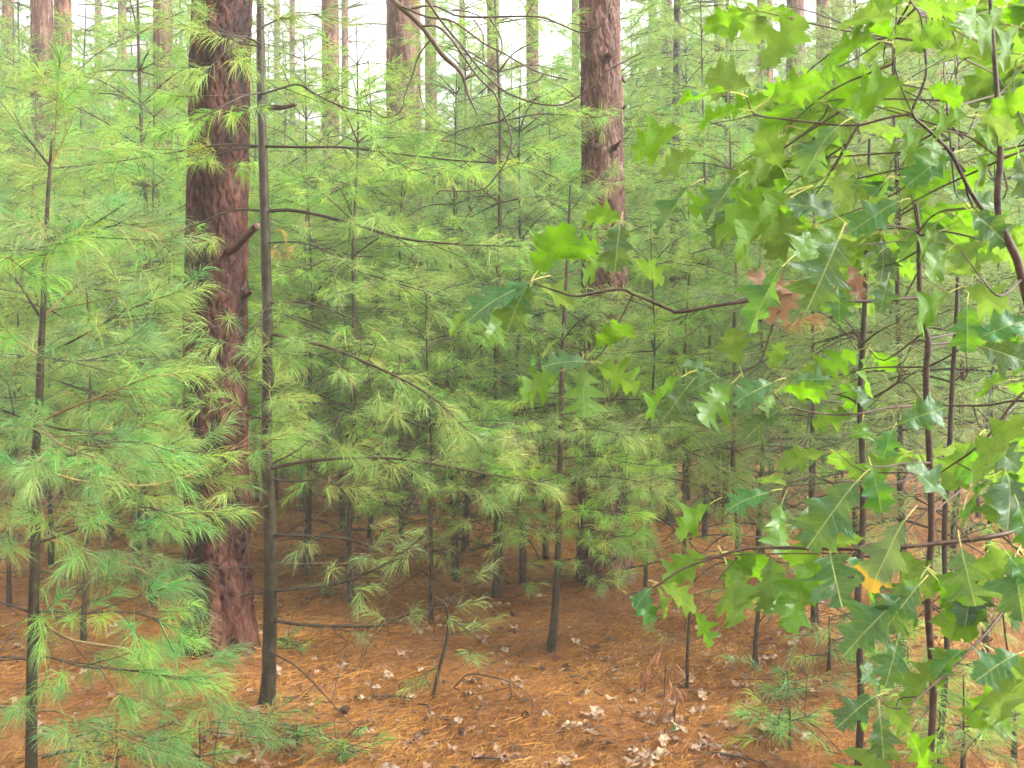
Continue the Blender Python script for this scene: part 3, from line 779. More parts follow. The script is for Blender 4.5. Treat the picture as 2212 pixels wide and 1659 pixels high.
D = 4.4
hp = [(573, 1549), (580, 1480), (582, 1406), (584, 1273), (583, 1106), (576, 986), (577, 853), (578, 686), (575, 586), (573, 500), (567, 300), (563, 187), (562, 0), (560, -160)]
hw = [44, 36, 33, 32, 30, 26, 24.5, 24, 24, 24, 21, 19, 16.5, 14]
P_ = WP(hp, D); hb = P_[0].copy(); hb[2] = float(gh(hb[0], hb[1])) - 0.02; P_[0][2] = hb[2]
slim = thing("white_pine", hb, "slender grey-barked pine standing right in front of the thick red pine", "tree")
b = MB(); tube(b, P_, np.array(hw)*0.92/FPX*D/2, None, 16, 0, 6, wob=0.03); b.build("trunk", [BARK_WP], slim, hb)
HB = [ # pts, r0, r1, live, bare, d0->dend
    ([(573, 456, D), (640, 455, 4.35), (760, 482, 4.3), (870, 515, 4.25), (1000, 528, 4.3), (1125, 532, 4.3)], 0.0085, 0.003, 0.8, 6),
    ([(573, 456, D), (500, 455, 4.5), (400, 495, 4.6), (290, 520, 4.7), (190, 535, 4.7)], 0.006, 0.002, 0.7, 2),
    ([(566, 316, D), (480, 313, 4.5), (380, 328, 4.6), (230, 352, 4.7), (90, 365, 4.7)], 0.006, 0.002, 0.6, 2),
    ([(566, 316, D), (500, 325, 4.6), (440, 345, 4.75)], 0.004, 0.002, 0.8, 1),
    ([(567, 316, D), (660, 318, 4.3), (740, 318, 4.3), (840, 330, 4.3), (980, 346, 4.2), (1130, 355, 4.2)], 0.0065, 0.0025, 0.7, 4),
    ([(563, 205, D), (610, 190, 4.2), (647, 183, 4.1), (687, 206, 4.1), (737, 230, 4.1), (800, 242, 4.1)], 0.005, 0.002, 0.35, 3),
    ([(563, 100, D), (510, 90, 4.5), (460, 45, 4.6), (430, 10, 4.6)], 0.005, 0.002, 0.9, 1),
    ([(563, 95, D), (520, 80, 4.1), (470, 130, 4.0), (420, 170, 4.0)], 0.005, 0.002, 1.0, 0),
    ([(563, 200, D), (520, 210, 4.1), (470, 235, 4.0), (400, 270, 3.9)], 0.005, 0.002, 1.0, 0),
    ([(562, 60, D), (610, 40, 4.2), (690, 30, 4.1)], 0.004, 0.002, 0.5, 1),
    ([(574, 525, D), (640, 523, 4.3), (700, 540, 4.2), (760, 580, 4.15), (850, 610, 4.1), (960, 640, 4.1)], 0.004, 0.002, 0.8, 4),
    ([(578, 654, D), (650, 653, 4.3), (720, 672, 4.2), (780, 697, 4.15), (820, 725, 4.15)], 0.006, 0.002, 0.4, 6),
    ([(580, 660, 4.42), (640, 690, 4.5), (720, 720, 4.5), (790, 750, 4.6)], 0.004, 0.002, 0.5, 4),
    ([(577, 655, 4.38), (560, 690, 4.2), (545, 735, 4.05)], 0.004, 0.002, 0.9, 0),
    ([(579, 720, 4.42), (690, 745, 4.2), (760, 770, 4.1), (860, 815, 4.0), (930, 855, 3.95), (980, 900, 3.9), (1015, 935, 3.9)], 0.0075, 0.002, 1.0, 6),
    ([(578, 830, D), (540, 820, 4.1), (500, 800, 3.9)], 0.004, 0.002, 1.0, 0),
    ([(578, 866, D), (620, 868, 4.3), (690, 870, 4.2), (750, 872, 4.15)], 0.0055, 0.003, 0.25, 2),
    ([(577, 905, D), (540, 900, 4.1), (510, 870, 3.85), (480, 850, 3.8)], 0.004, 0.002, 1.0, 0),
    ([(578, 1015, D), (640, 1000, 4.3), (740, 990, 4.2), (840, 990, 4.1), (920, 1000, 4.1), (1000, 1015, 4.0), (1130, 1037, 4.0), (1200, 1048, 4.0)], 0.0068, 0.002, 0.9, 6),
    ([(580, 1035, D), (640, 1040, 4.3), (700, 1036, 4.2), (760, 1052, 4.2), (830, 1065, 4.2)], 0.004, 0.0015, 0.35, 4),
    ([(590, 1000, D), (640, 975, 4.4), (665, 955, 4.4)], 0.004, 0.002, 0.0, 3),
    ([(582, 1092, D), (540, 1105, 4.2), (470, 1120, 4.0), (425, 1112, 3.9)], 0.005, 0.002, 0.4, 2),
    ([(583, 1155, D), (660, 1158, 4.3), (740, 1163, 4.25), (800, 1180, 4.2), (845, 1203, 4.2)], 0.0068, 0.002, 0.35, 6),
    ([(584, 1277, D), (660, 1270, 4.3), (740, 1258, 4.2), (820, 1225, 4.1), (852, 1205, 4.1), (900, 1170, 4.1), (960, 1110, 4.1)], 0.0065, 0.002, 0.15, 8),
    ([(583, 1340, D), (660, 1350, 4.3), (740, 1353, 4.25), (820, 1352, 4.2), (860, 1335, 4.2), (930, 1312, 4.15), (990, 1285, 4.1), (1010, 1270, 4.1)], 0.007, 0.0015, 0.12, 8),
    ([(583, 1278, D), (545, 1281, 4.45), (520, 1290, 4.5)], 0.006, 0.003, 0.0, 1),
    ([(583, 1215, D), (640, 1218, 4.5), (720, 1216, 4.6), (800, 1222, 4.7)], 0.003, 0.001, 0.0, 5),
    ([(582, 1408, 4.38), (640, 1440, 4.25), (700, 1500, 4.1), (745, 1550, 4.05)], 0.0035, 0.0015, 0.0, 2),
    ([(583, 1215, D), (520, 1226, 4.6), (420, 1222, 4.75), (300, 1190, 4.9)], 0.003, 0.001, 0.0, 4),
]
for k, (pts, r0, r1, live, bare) in enumerate(HB):
    lowb = 1.2 if pts[0][1] > 980 else 1.0
    hero_branch(slim, hb, pts, r0*lowb, r1*lowb, 300+k, live, bare_twigs=int(bare*lowb**3)+1, twl=0.32, step=0.065, per=46)
# withered needles caught on the slender pine
b = MB(); rgx = np.random.default_rng(77)
c0 = W(592, 500, 4.3)
for q in range(3):
    tube(b, np.array([c0, c0+[0.03, 0, 0.006], c0+[0.055, 0, -0.02-0.02*q], c0+[0.045, 0, -0.08]]), 0.0025, 0.001, 4, 0, 2, cap=False)
needles(b, [c0+[0.06, 0, -0.10], c0+[0.07, 0, -0.07]], [[1, 0, 0.1], [1, 0, 0.15]], 26, 0.05, 0.003, 0, along=0.09, spread=(50, 90), droop=0.4)
o = b.build("withered_sprig", [STRAW_NEEDLE], slim, hb); o["kind"] = "stuff"

# ------------------------------------------------------------------ the near young pine at the left
D = 3.25
lp = [(66, 1790), (68, 1653), (68, 1540), (72, 1323), (77, 1106), (75, 1006), (82, 913), (88, 766), (92, 686), (97, 560), (102, 450), (108, 360), (112, 300)]
lw = [27, 25, 24, 23, 20, 19, 18, 15, 13, 11, 9, 7, 5]
P_ = WP(lp, D); P_[0] = [P_[0][0], D, float(gh(P_[0][0], D)) - 0.02]; lb = P_[0].copy()
young = thing("white_pine", lb, "nearest young white pine with bright feathery branches at the left edge", "tree")
b = MB(); tube(b, P_, np.array(lw)/FPX*D/2, None, 14, 0, 5, wob=0.02); b.build("trunk", [BARK_WP], young, lb)
LB = [
    ([(108, 360), (133, 310), (150, 275)], 1.0), ([(108, 360), (60, 300), (30, 280)], 1.0),
    ([(97, 548), (140, 523, 3.15), (220, 473, 3.0), (270, 440, 2.95)], 1.0), ([(97, 548), (50, 500, 3.3), (0, 450, 3.3)], 1.0),
    ([(98, 548), (130, 500, 3.5), (170, 440, 3.8)], 1.0), ([(98, 545), (60, 540, 3.0), (10, 560, 2.8)], 0.8),
    ([(90, 690), (140, 640, 3.3), (200, 590, 3.3)], 1.0), ([(90, 690), (30, 600, 3.3), (-30, 560, 3.3)], 1.0),
    ([(88, 768), (150, 740, 3.2), (217, 703, 3.15), (293, 663, 3.1), (393, 628, 3.1)], 0.9), ([(88, 768), (43, 740, 3.2), (-10, 690, 3.1)], 0.9),
    ([(88, 768), (150, 780, 3.5), (230, 770, 3.8), (320, 740, 4.0)], 1.0), ([(88, 768), (40, 770, 3.6), (-30, 770, 3.9)], 1.0),
    ([(82, 913), (130, 890, 3.2), (200, 863, 3.15), (280, 830, 3.1), (340, 810, 3.1)], 0.9), ([(82, 913), (33, 896, 3.2), (-20, 875, 3.1)], 0.9),
    ([(82, 913), (150, 930, 3.4), (250, 940, 3.5), (370, 960, 3.5), (410, 950, 3.5)], 1.0),
    ([(82, 913), (130, 960, 3.0), (210, 990, 2.9)], 1.0),
    ([(75, 1006), (100, 1003, 3.2), (150, 983, 3.15), (213, 960, 3.1), (300, 955, 3.1), (400, 985, 3.1)], 0.8), ([(75, 1006), (33, 1000, 3.2), (-10, 990, 3.1)], 0.8),
    ([(76, 1010), (180, 1040, 3.4), (300, 1050, 3.5), (400, 1030, 3.6), (513, 980, 3.6), (630, 932, 3.6)], 0.75),
    ([(83, 1172), (133, 1156, 3.2), (200, 1130, 3.15), (300, 1095, 3.1), (395, 1120, 3.1), (450, 1140, 3.1)], 0.9), ([(80, 1172), (30, 1160, 3.2), (-20, 1165, 3.1)], 0.8),
    ([(78, 1160), (160, 1180, 3.5), (280, 1220, 3.7), (370, 1270, 3.75), (410, 1290, 3.75)], 1.0),
    ([(72, 1323), (110, 1321, 3.2), (173, 1326, 3.15), (240, 1321, 3.1), (320, 1330, 3.1), (400, 1370, 3.1)], 0.8), ([(70, 1323), (30, 1310, 3.2), (-10, 1298, 3.2)], 0.6),
    ([(72, 1330), (150, 1380, 3.4), (270, 1400, 3.5), (370, 1420, 3.5), (440, 1470, 3.5), (485, 1500, 3.5)], 1.0),
    ([(68, 1425), (110, 1420, 3.2), (180, 1440, 3.1), (300, 1450, 3.1), (390, 1470, 3.1)], 0.8), ([(68, 1425), (20, 1420, 3.2), (-20, 1420, 3.2)], 0.4),
    ([(68, 1540), (117, 1535, 3.2), (180, 1563, 3.1), (260, 1590, 3.0), (360, 1640, 3.0)], 0.6), ([(68, 1535), (30, 1530, 3.2), (-10, 1525, 3.2)], 0.3),
]
for k, (pts, live) in enumerate(LB):
    hero_branch(young, lb, [(p[0], p[1], p[2] if len(p) > 2 else D) for p in pts], 0.0048, 0.0016, 400+k, live, twl=0.30, step=0.05, f0=0.18, per=64, nl=0.095, nw=0.0015,
                mat=TWIG if k % 3 else TWIG_LIVE, nmat=NEEDLE_BLUE)

# ------------------------------------------------------------------ smaller stems that stand clear of the thicket
def small_pine(path, w, d, label, br, seed, per=40, nl=0.09, nmat=NEEDLE, mat=BARK_WP_DARK, group="small pines on the open litter"):
    P_ = WP(path, d); x, y = P_[0][0], P_[0][1]; P_[0][2] = float(gh(x, y)) - 0.015; base = P_[0].copy()
    root = thing("pine_sapling", base, label, "sapling", group)
    b = MB(); tube(b, P_, np.array(w)/FPX*P_[:, 1].mean()/2, None, 10, 0, 4, wob=0.03); b.build("trunk", [mat], root, base)
    for k, (pts, live, r0) in enumerate(br):
        hero_branch(root, base, [(p[0], p[1], p[2] if len(p) > 2 else d) for p in pts], r0, 0.0013, seed*50+k, live, twl=0.2, step=0.055, f0=0.3, per=per, nl=nl, nmat=nmat, bare_twigs=2, sides=5)
    return root
d = 5.45
low_br = [([(1076, 1120, 6.5), (1000, 1130, 6.2), (900, 1160, 6.0)], .8), ([(1076, 1180, 6.5), (1040, 1220, 6.3), (1000, 1240, 6.2)], .7), ([(1077, 1060, 6.5), (1150, 1080, 6.3), (1220, 1110, 6.2)], .8), ([(1076, 1200, 6.5), (1110, 1230, 6.3), (1160, 1260, 6.2)], .6)]
small_pine([(1074, 1292), (1076, 1150), (1077, 1000)], [24, 21, 20], 6.58, "mossy lower stem with loose tufts left of the thin straight sapling", [(b_, l_, 0.004) for b_, l_ in low_br] + [
    ([(1076, 1020, 6.5), (980, 1030, 6.2), (860, 1060, 6.0), (780, 1090, 5.9)], .8, 0.005), ([(1076, 1100, 6.5), (980, 1170, 6.2), (920, 1200, 6.1)], .6, 0.003)], 15)
small_pine([(1190, 1396), (1198, 1330), (1205, 1200), (1210, 1000), (1216, 750), (1225, 570), (1232, 400)], [24, 17, 14.5, 12.5, 10, 7, 5], d, "thin straight sapling with a reddish base in the open litter", [
    ([(1205, 1215), (1260, 1200, 5.4), (1330, 1180, 5.3), (1400, 1200, 5.2)], 0.9, 0.005), ([(1206, 1160), (1180, 1150, 5.3), (1130, 1160, 5.2)], 0.6, 0.004),
    ([(1207, 1090), (1290, 1085, 5.3), (1380, 1060, 5.2), (1455, 1075, 5.2)], 1.0, 0.005), ([(1208, 1060, 5.4), (1270, 1030, 5.0), (1350, 1035, 4.8), (1430, 1050, 4.7)], 1.0, 0.004), ([(1209, 1020, 5.4), (1150, 1010, 5.0), (1080, 1015, 4.8)], 1.0, 0.004), ([(1206, 1110, 5.4), (1260, 1100, 5.0), (1330, 1105, 4.8), (1390, 1110, 4.7)], 1.0, 0.004), ([(1208, 1080), (1150, 1060, 5.3), (1080, 1070, 5.2)], 0.8, 0.005),
    ([(1211, 940, 5.4), (1260, 925, 5.0), (1330, 935, 4.8), (1380, 945, 4.8)], 1.0, 0.004), ([(1212, 930, 5.4), (1150, 935, 5.0), (1090, 950, 4.8)], 1.0, 0.004), ([(1210, 990), (1290, 985, 5.2), (1360, 1000, 5.0), (1440, 1010, 5.0)], 1.0, 0.005), ([(1210, 985), (1130, 980, 5.2), (1050, 990, 5.1), (990, 1000, 5.1)], 1.0, 0.005),
    ([(1212, 900), (1290, 930, 5.2), (1400, 925, 5.1), (1470, 920, 5.1)], 0.9, 0.005), ([(1212, 905), (1140, 910, 5.2), (1060, 920, 5.0), (1000, 930, 5.0)], 1.0, 0.005),
    ([(1213, 850), (1150, 850, 5.5), (1090, 870, 5.6)], 1.0, 0.004), ([(1216, 735), (1245, 700, 5.3), (1300, 665, 5.2)], 0.5, 0.004), ([(1216, 735), (1150, 700, 5.3), (1110, 690, 5.2)], 0.6, 0.004),
    ([(1216, 740), (1280, 760, 5.6), (1370, 770, 5.8)], 0.9, 0.004), ([(1222, 620), (1160, 590, 5.5), (1090, 580, 5.6)], 0.9, 0.004), ([(1224, 600), (1290, 560, 5.6), (1350, 530, 5.6)], 0.9, 0.004),
    ([(1229, 460), (1180, 430, 5.5), (1130, 400, 5.5)], 1.0, 0.003), ([(1229, 460), (1270, 410, 5.4), (1325, 365, 5.3)], 1.0, 0.003),
    ([(1207, 1120), (1270, 1140, 5.2), (1340, 1160, 5.0), (1400, 1150, 5.0)], 1.0, 0.004), ([(1211, 950), (1280, 960, 5.5), (1350, 960, 5.6)], 1.0, 0.004), ([(1204, 1230), (1280, 1240, 5.2), (1350, 1250, 5.0)], 0.8, 0.003)], 11, 62)
d = 5.0
small_pine([(1630, 1458), (1633, 1380), (1640, 1290), (1648, 1200), (1652, 1160)], [15, 11, 10, 8, 6], d, "short dark sapling right of the dead reddish sprig", [
    ([(1635, 1350), (1680, 1300, 4.9), (1740, 1270, 4.8)], 0.2, 0.003), ([(1640, 1280), (1590, 1270, 5.1), (1530, 1275, 5.2)], 0.1, 0.003), ([(1640, 1300), (1720, 1330, 4.7), (1830, 1360, 4.5)], 0.2, 0.003), ([(1646, 1210), (1620, 1180), (1590, 1170)], 0.4, 0.003)], 12)
d = ground_d(1508)
small_pine([(932, 1508), (950, 1440), (965, 1380), (968, 1335), (962, 1305), (940, 1290)], [8, 8, 7, 6, 4, 3], d, "tiny bent pine seedling with three tufts in the open litter", [
    ([(965, 1375), (990, 1365), (1010, 1368)], 0.3, 0.0025), ([(960, 1400), (990, 1410), (1025, 1425)], 0.9, 0.002), ([(952, 1435), (930, 1450), (910, 1460)], 0.8, 0.002), ([(968, 1338), (985, 1345), (1000, 1352)], 0.9, 0.002), ([(966, 1335), (1000, 1300), (1025, 1270)], 0.0, 0.0025)], 13, 26, 0.08)
d = ground_d(1482)
small_pine([(1484, 1482), (1485, 1420), (1488, 1350), (1492, 1310)], [9, 7, 6, 4], d, "thin reddish seedling stem below the drooping oak leaves", [([(1487, 1380), (1460, 1370), (1440, 1372)], 0.4, 0.002), ([(1488, 1350), (1510, 1330), (1530, 1325)], 0.3, 0.002)], 14, 20, 0.07)
low = [ # little seedlings: (u, v base, height px, label)
    (560, 1605, 60, "low pine seedling on the litter below the slender grey pine"), (640, 1620, 55, "second low pine seedling below the slender grey pine"),
    (1705, 1620, 90, "low pine seedling at the bottom beside the dead fern sprig"), (1700, 1520, 70, "pine seedling left of the hanging oak sprig"),
    (1790, 1450, 120, "bushy pine seedling between short sapling and oak leaves"), (740, 1652, 50, "pine seedling at the bottom edge of the litter"),
    (2080, 1690, 230, "bushy glossy pine seedling at the lower right corner"), (2190, 1640, 190, "pine seedling at the right edge under the oak twig"),
    (430, 1690, 130, "pine seedling at the bottom edge under the near young pine"), (250, 1700, 140, "pine seedling at the bottom left corner"),
    (1960, 1560, 160, "thin pine seedling behind the hanging oak sprig"), (620, 1420, 40, "pale pine seedling beyond the slender grey pine"),
    (700, 1290, 36, "tiny green seedling in the litter right of the slender pine"),
]
for k, (u, v, hpx, lab) in enumerate(low):
    d = ground_d(v); rg_ = np.random.default_rng(600+k); br = []
    top = v - hpx
    for q in range(7):
        a = rg_.random()*6.283; L = hpx*(0.35+0.45*rg_.random()); f = 0.25+0.7*rg_.random(); vv = v - hpx*f
        dd = math.sin(a)*L/FPX*d
        br.append(([(u, vv, d), (u+math.cos(a)*L*0.5, vv-L*0.15, d+dd*0.5), (u+math.cos(a)*L, vv-L*0.2, d+dd)], 1.0, 0.002))
    small_pine([(u, v), (u+2, v-hpx*0.5), (u+1, top)], [6*hpx/80+3, 5, 3], d, lab, br, 20+k, 34 if hpx > 60 else 26, 0.085 if hpx > 60 else 0.06, NEEDLE_BLUE)

# wet stems on the right
def wet_stem(path, w, d, label, br, seed, mat=BARK_WP_DARK):
    return small_pine(path, w, d, label, br, seed, 40, 0.09, NEEDLE, mat, "wet dark stems behind the oak leaves")
d = 3.7
ws = wet_stem([(1850, 1690), (1860, 1520), (1853, 1300), (1864, 1130), (1863, 980), (1858, 873), (1864, 740), (1870, 613), (1874, 480), (1878, 300)], [18, 16, 15, 14, 13.5, 13, 12, 11, 9, 6], d, "wet dark sapling stem with forked side branches left of the twin stems", [
    ([(1863, 742), (1835, 700), (1800, 672)], 0.0, 0.005), ([(1864, 742), (1900, 715, 3.6), (1940, 695, 3.5)], 0.0, 0.005), ([(1858, 875), (1830, 858), (1795, 850)], 0.0, 0.006),
    ([(1860, 875), (1920, 840, 3.6), (1990, 795, 3.5)], 0.0, 0.0065), ([(1862, 1010), (1800, 975, 3.9), (1640, 962, 4.2)], 0.1, 0.005), ([(1862, 1060), (1890, 1020), (1940, 1000)], 0.1, 0.004),
    ([(1860, 1150), (1800, 1140, 3.9), (1700, 1100, 4.1)], 0.4, 0.004), ([(1858, 1300), (1790, 1290, 3.7), (1690, 1270, 3.6)], 0.1, 0.004), ([(1857, 1350), (1800, 1310, 3.5), (1700, 1290, 3.4)], 0.1, 0.004),
    ([(1857, 1400), (1920, 1380, 3.8), (2000, 1340, 4.0)], 0.8, 0.004), ([(1858, 1250), (1930, 1220, 3.8), (2030, 1200, 4.0)], 0.8, 0.004), ([(1870, 620), (1810, 560, 3.9), (1740, 520, 4.1)], 0.8, 0.004), ([(1872, 560), (1940, 520, 3.9), (2010, 470, 4.1)], 0.8, 0.004)], 31)
b = MB(); c0 = W(1735, 700, 3.5)
tube(b, [W(1864, 742, 3.7), W(1800, 705, 3.6), c0], 0.003, 0.0015, 5, 0, 3)
o = b.build("branch", [TWIG], ws, np.array(ws.location))
b = MB(); needles(b, [c0+[q*0.03-0.045, 0, 0.01*q] for q in range(4)], [[-0.6+0.4*q, -0.3, 0.1] for q in range(4)], 40, 0.075, 0.002, 0, along=0.03, spread=(10, 80), droop=1.0)
o = b.build("withered_needles", [STRAW_NEEDLE], o, np.array(ws.location), smoothf=False); o["kind"] = "stuff"
d = 3.6
wet_stem([(2040, 1740), (2030, 1620), (2046, 1400), (2040, 1150), (2051, 970), (2058, 813), (2066, 680), (2072, 500)], [15, 14, 13, 12, 11, 10, 9, 7], d, "rightmost wet dark stem behind the oak leaves", [
    ([(2056, 830), (2090, 800), (2140, 790)], 0.0, 0.004), ([(2050, 990), (2000, 970), (1950, 935)], 0.0, 0.004), ([(2045, 1180), (2100, 1150), (2170, 1130)], 0.5, 0.004), ([(2042, 1300), (2100, 1290, 3.5), (2180, 1320, 3.4)], 0.9, 0.004),
    ([(2040, 1430), (2100, 1440, 3.4), (2170, 1480, 3.3)], 1.0, 0.004), ([(2038, 1500), (1990, 1480, 3.4), (1930, 1490, 3.3)], 0.8, 0.004), ([(2036, 1560), (2090, 1570, 3.3), (2150, 1560, 3.2)], 1.0, 0.004)], 32)

# ------------------------------------------------------------------ oak leaves
def oak_leaf_mesh(seed, mat, depth=0.5, width=1.0, curl=0.12, fold=0.12, wave=0.03, petiole=True, coarse=False):
    rg_ = np.random.default_rng(seed)
    tips = [(0.23, 0.19), (0.48, 0.34), (0.73, 0.29)]
    sin_ = [(0.345, 0.22), (0.60, 0.28), (0.835, 0.19)]
    def half():
        pts = [(0.0, 0.004), (0.05, 0.03), (0.11, 0.075)]
        for (tt, tw), (st, sw) in zip(tips, sin_):
            tt += rg_.uniform(-0.025, 0.025); tw *= width*rg_.uniform(0.75, 1.15); st += rg_.uniform(-0.015, 0.015)
            sw = sw*width*(1-depth*rg_.uniform(0.8, 1.25))
            if coarse: pts += [(tt-0.03, tw*0.8), (tt+0.01, tw), (st, sw)]
            else: pts += [(tt-0.07, sw+(tw-sw)*0.55), (tt-0.055, tw*0.82), (tt-0.045, tw*0.90), (tt-0.032, tw*0.84), (tt-0.004, tw*0.97), (tt+0.004, tw*1.10), (tt+0.014, tw*0.96), (tt+0.035, tw*0.80), (tt+0.043, tw*0.84), (tt+0.052, tw*0.68), (st-0.03, sw*1.12), (st-0.012, sw*0.98)]
        if coarse: pts += [(0.93, 0.10*width), (1.0, 0.0)]
        else: pts += [(0.885, 0.115*width), (0.90, 0.15*width), (0.912, 0.125*width), (0.945, 0.085*width), (0.955, 0.095*width), (0.965, 0.055*width), (1.0, 0.0)]
        return np.array(pts)
    hl, hr = half(), half()
    tl = np.array([p for p in hl]); mb_ = MB()
    ph = rg_.random(4)*6.28
    def z(x, y):
        return -curl*x*x + fold*np.abs(y) - 0.25*fold*np.abs(y)*0 + wave*np.sin(x*13+ph[0]+np.sign(y)*ph[1])*np.abs(y)*3 + 0.02*np.sin(x*5+ph[2])
    for sg, h in ((1, hl), (-1, hr)):
        rows = []
        for f in ((0, 0.5, 1.0) if not coarse else (0, 1.0)):
            y = h[:, 1]*f*sg; x = h[:, 0] + 0.28*np.abs(y)*f
            rows.append(np.stack([x, y, z(x, y)], -1))
        n = len(h); V = np.vstack(rows)
        for k in range(len(rows)-1):
            a = np.arange(n-1)+k*n
            F = np.stack([a, a+1, a+1+n, a+n], -1)
            if sg < 0: F = F[:, ::-1]
            mb_.add(V, F, 0) if k == 0 else mb_.f.append(F + (mb_.n - len(V))) or mb_.m.append(np.zeros(len(F), np.int32))
    if petiole:
        tube(mb_, np.array([[0.02, 0, 0.002], [-0.12, 0.0, -0.015], [-0.26, 0.01*rg_.standard_normal(), -0.06]]), 0.009, 0.011, 4, 1, 2, cap=False)
    return mb_.mesh("leaf", [mat, PETIOLE])

LEAVES = [oak_leaf_mesh(800+k, LEAF, dp, wd, cu, fo, wa) for k, (dp, wd, cu, fo, wa) in enumerate(
    [(0.36, 1.25, 0.18, 0.14, 0.06), (0.44, 1.3, 0.22, 0.22, 0.08), (0.52, 1.25, 0.12, 0.12, 0.05), (0.38, 1.35, 0.25, 0.18, 0.09), (0.58, 1.3, 0.18, 0.2, 0.07),
     (0.68, 1.4, 0.12, 0.08, 0.04), (0.48, 1.1, 0.3, 0.3, 0.08), (0.42, 1.25, 0.38, 0.15, 0.10)])]
LEAF_YT = oak_leaf_mesh(830, LEAF_TIP, 0.4, 1.0, 0.2, 0.15, 0.05)
LEAF_BR = [oak_leaf_mesh(840+k, LEAF_TAN, 0.5, 1.0, 0.3, 0.3, 0.12) for k in range(2)]

from mathutils import Matrix, Vector
def put_leaf(root, base, B, T, face, me, roll=0.0, name="leaf"):
    """leaf from base point B to tip T; face>0 shows the underside to the camera, face<0 the upper side"""
    B = np.asarray(B, float); T = np.asarray(T, float)
    m_ = T - B; L = float(np.linalg.norm(m_)); x = m_/L
    view = unit((B+T)/2 - np.array([0, 0, CAMH]))
    tgt = np.array([0, 0, 1.0])*(1-abs(face)) + view*face
    tgt = tgt + np.cross(x, tgt)*roll
    z = tgt - x*np.dot(tgt, x); z = unit(z); y = np.cross(z, x)
    M = Matrix(((x[0], y[0], z[0]), (x[1], y[1], z[1]), (x[2], y[2], z[2])))
    o = bpy.data.objects.new(name, me); COL.objects.link(o); o.parent = root
    o.location = tuple(B - np.asarray(base)); o.rotation_euler = M.to_euler(); o.scale = (L, L, L)
    return o

def oak_branch(root, base, pts, r0, r1, d=None, name="branch"):
    b = MB(); q = tube(b, WP(pts, d), r0*0.72, r1*0.75, 8, 0, 4, wob=0.09); b.build(name, [OAK_TWIG], root, base); return q

rl = np.random.default_rng(42)
def leaf_px(root, base, bu, bv, tu, tv, D_, face, k=None, me=None, depth=0.03):
    if bu < 1480 and bv > 400 and bv < 1000: pass
    elif math.hypot(tu-bu, tv-bv) > 125: bu, bv = bu+0.2*(tu-bu), bv+0.2*(tv-bv)
    mesh = me if me is not None else LEAVES[int(rl.integers(len(LEAVES))) if k is None else k]
    return put_leaf(root, base, W(bu, bv, D_), W(tu, tv, D_ - depth), face, mesh, rl.uniform(-0.25, 0.25))

# --- oak sapling with its stem inside the frame
DA = 2.75
oa = WP([(2022, 1900), (2008, 1700), (2016, 1500), (2004, 1300), (2012, 1150), (2008, 980), (2001, 853), (2001, 793), (2005, 740), (1995, 696), (1988, 646), (1985, 570), (1985, 500), (1978, 440)], DA)
oa[0][2] = float(gh(oa[0][0], DA)) - 0.02; oab = oa[0].copy()
oakA = thing("oak_sapling", oab, "oak sapling with a long leafy branch reaching to the middle of the view", "sapling", "oak saplings on the right")
b = MB(); tube(b, oa, np.array([17, 16, 15.5, 15, 14.5, 14, 14, 13.5, 14, 12, 11, 10, 10, 7])/FPX*DA/2, None, 12, 0, 4, wob=0.03); b.build("stem", [OAK_TWIG], oakA, oab)
oak_branch(oakA, oab, [(1988, 646, 2.75), (1971, 643, 2.7), (1895, 650, 2.6), (1758, 650, 2.5), (1618, 650, 2.42), (1475, 673, 2.4), (1450, 670, 2.4), (1400, 648, 2.4), (1367, 636, 2.4), (1344, 625, 2.4), (1290, 632, 2.4), (1244, 640, 2.4), (1200, 628, 2.4), (1154, 613, 2.4)], 0.0075, 0.0028)
oak_branch(oakA, oab, [(1367, 636), (1345, 680), (1320, 726), (1304, 756), (1284, 778)], 0.003, 0.002, 2.4)
oak_branch(oakA, oab, [(1154, 613), (1160, 580), (1171, 550)], 0.0025, 0.0015, 2.4)
oak_branch(oakA, oab, [(1725, 650, 2.48), (1690, 670), (1678, 680), (1660, 730), (1645, 776), (1625, 793), (1590, 805), (1555, 813)], 0.004, 0.0022, 2.45)
oak_branch(oakA, oab, [(1645, 776), (1665, 800), (1695, 820)], 0.0025, 0.0018, 2.45)
oak_branch(oakA, oab, [(2003, 873, 2.75), (1950, 878, 2.6), (1905, 883, 2.55), (1858, 893, 2.5), (1788, 895, 2.5), (1708, 880, 2.45), (1685, 865, 2.45), (1671, 850, 2.45)], 0.0045, 0.0022)
oak_branch(oakA, oab, [(1985, 500, 2.75), (1930, 487, 2.6), (1880, 485, 2.5), (1835, 482, 2.4)], 0.004, 0.0025)
oak_branch(oakA, oab, [(1985, 500, 2.75), (2010, 470, 2.6), (2040, 455, 2.5), (2085, 450, 2.4)], 0.004, 0.0025)
oak_branch(oakA, oab, [(1985, 510, 2.75), (2030, 500, 2.7), (2090, 510, 2.6), (2130, 525, 2.5)], 0.004, 0.0025)
oak_branch(oakA, oab, [(1985, 500, 2.75), (1940, 520, 2.7), (1850, 530, 2.6)], 0.003, 0.0018)
oak_branch(oakA, oab, [(1983, 490, 2.75), (1975, 450, 2.7), (1968, 423, 2.6)], 0.004, 0.0025)
oak_branch(oakA, oab, [(2001, 793, 2.75), (2040, 775, 2.7), (2075, 755, 2.6), (2110, 745, 2.6)], 0.004, 0.002)
oak_branch(oakA, oab, [(2010, 1000, 2.75), (1960, 1000, 2.5), (1910, 1008, 2.3), (1883, 1008, 2.2)], 0.004, 0.0025)
oak_branch(oakA, oab, [(2009, 1010, 2.75), (1930, 1045, 2.6), (1850, 1040, 2.5), (1700, 1050, 2.5)], 0.004, 0.002)
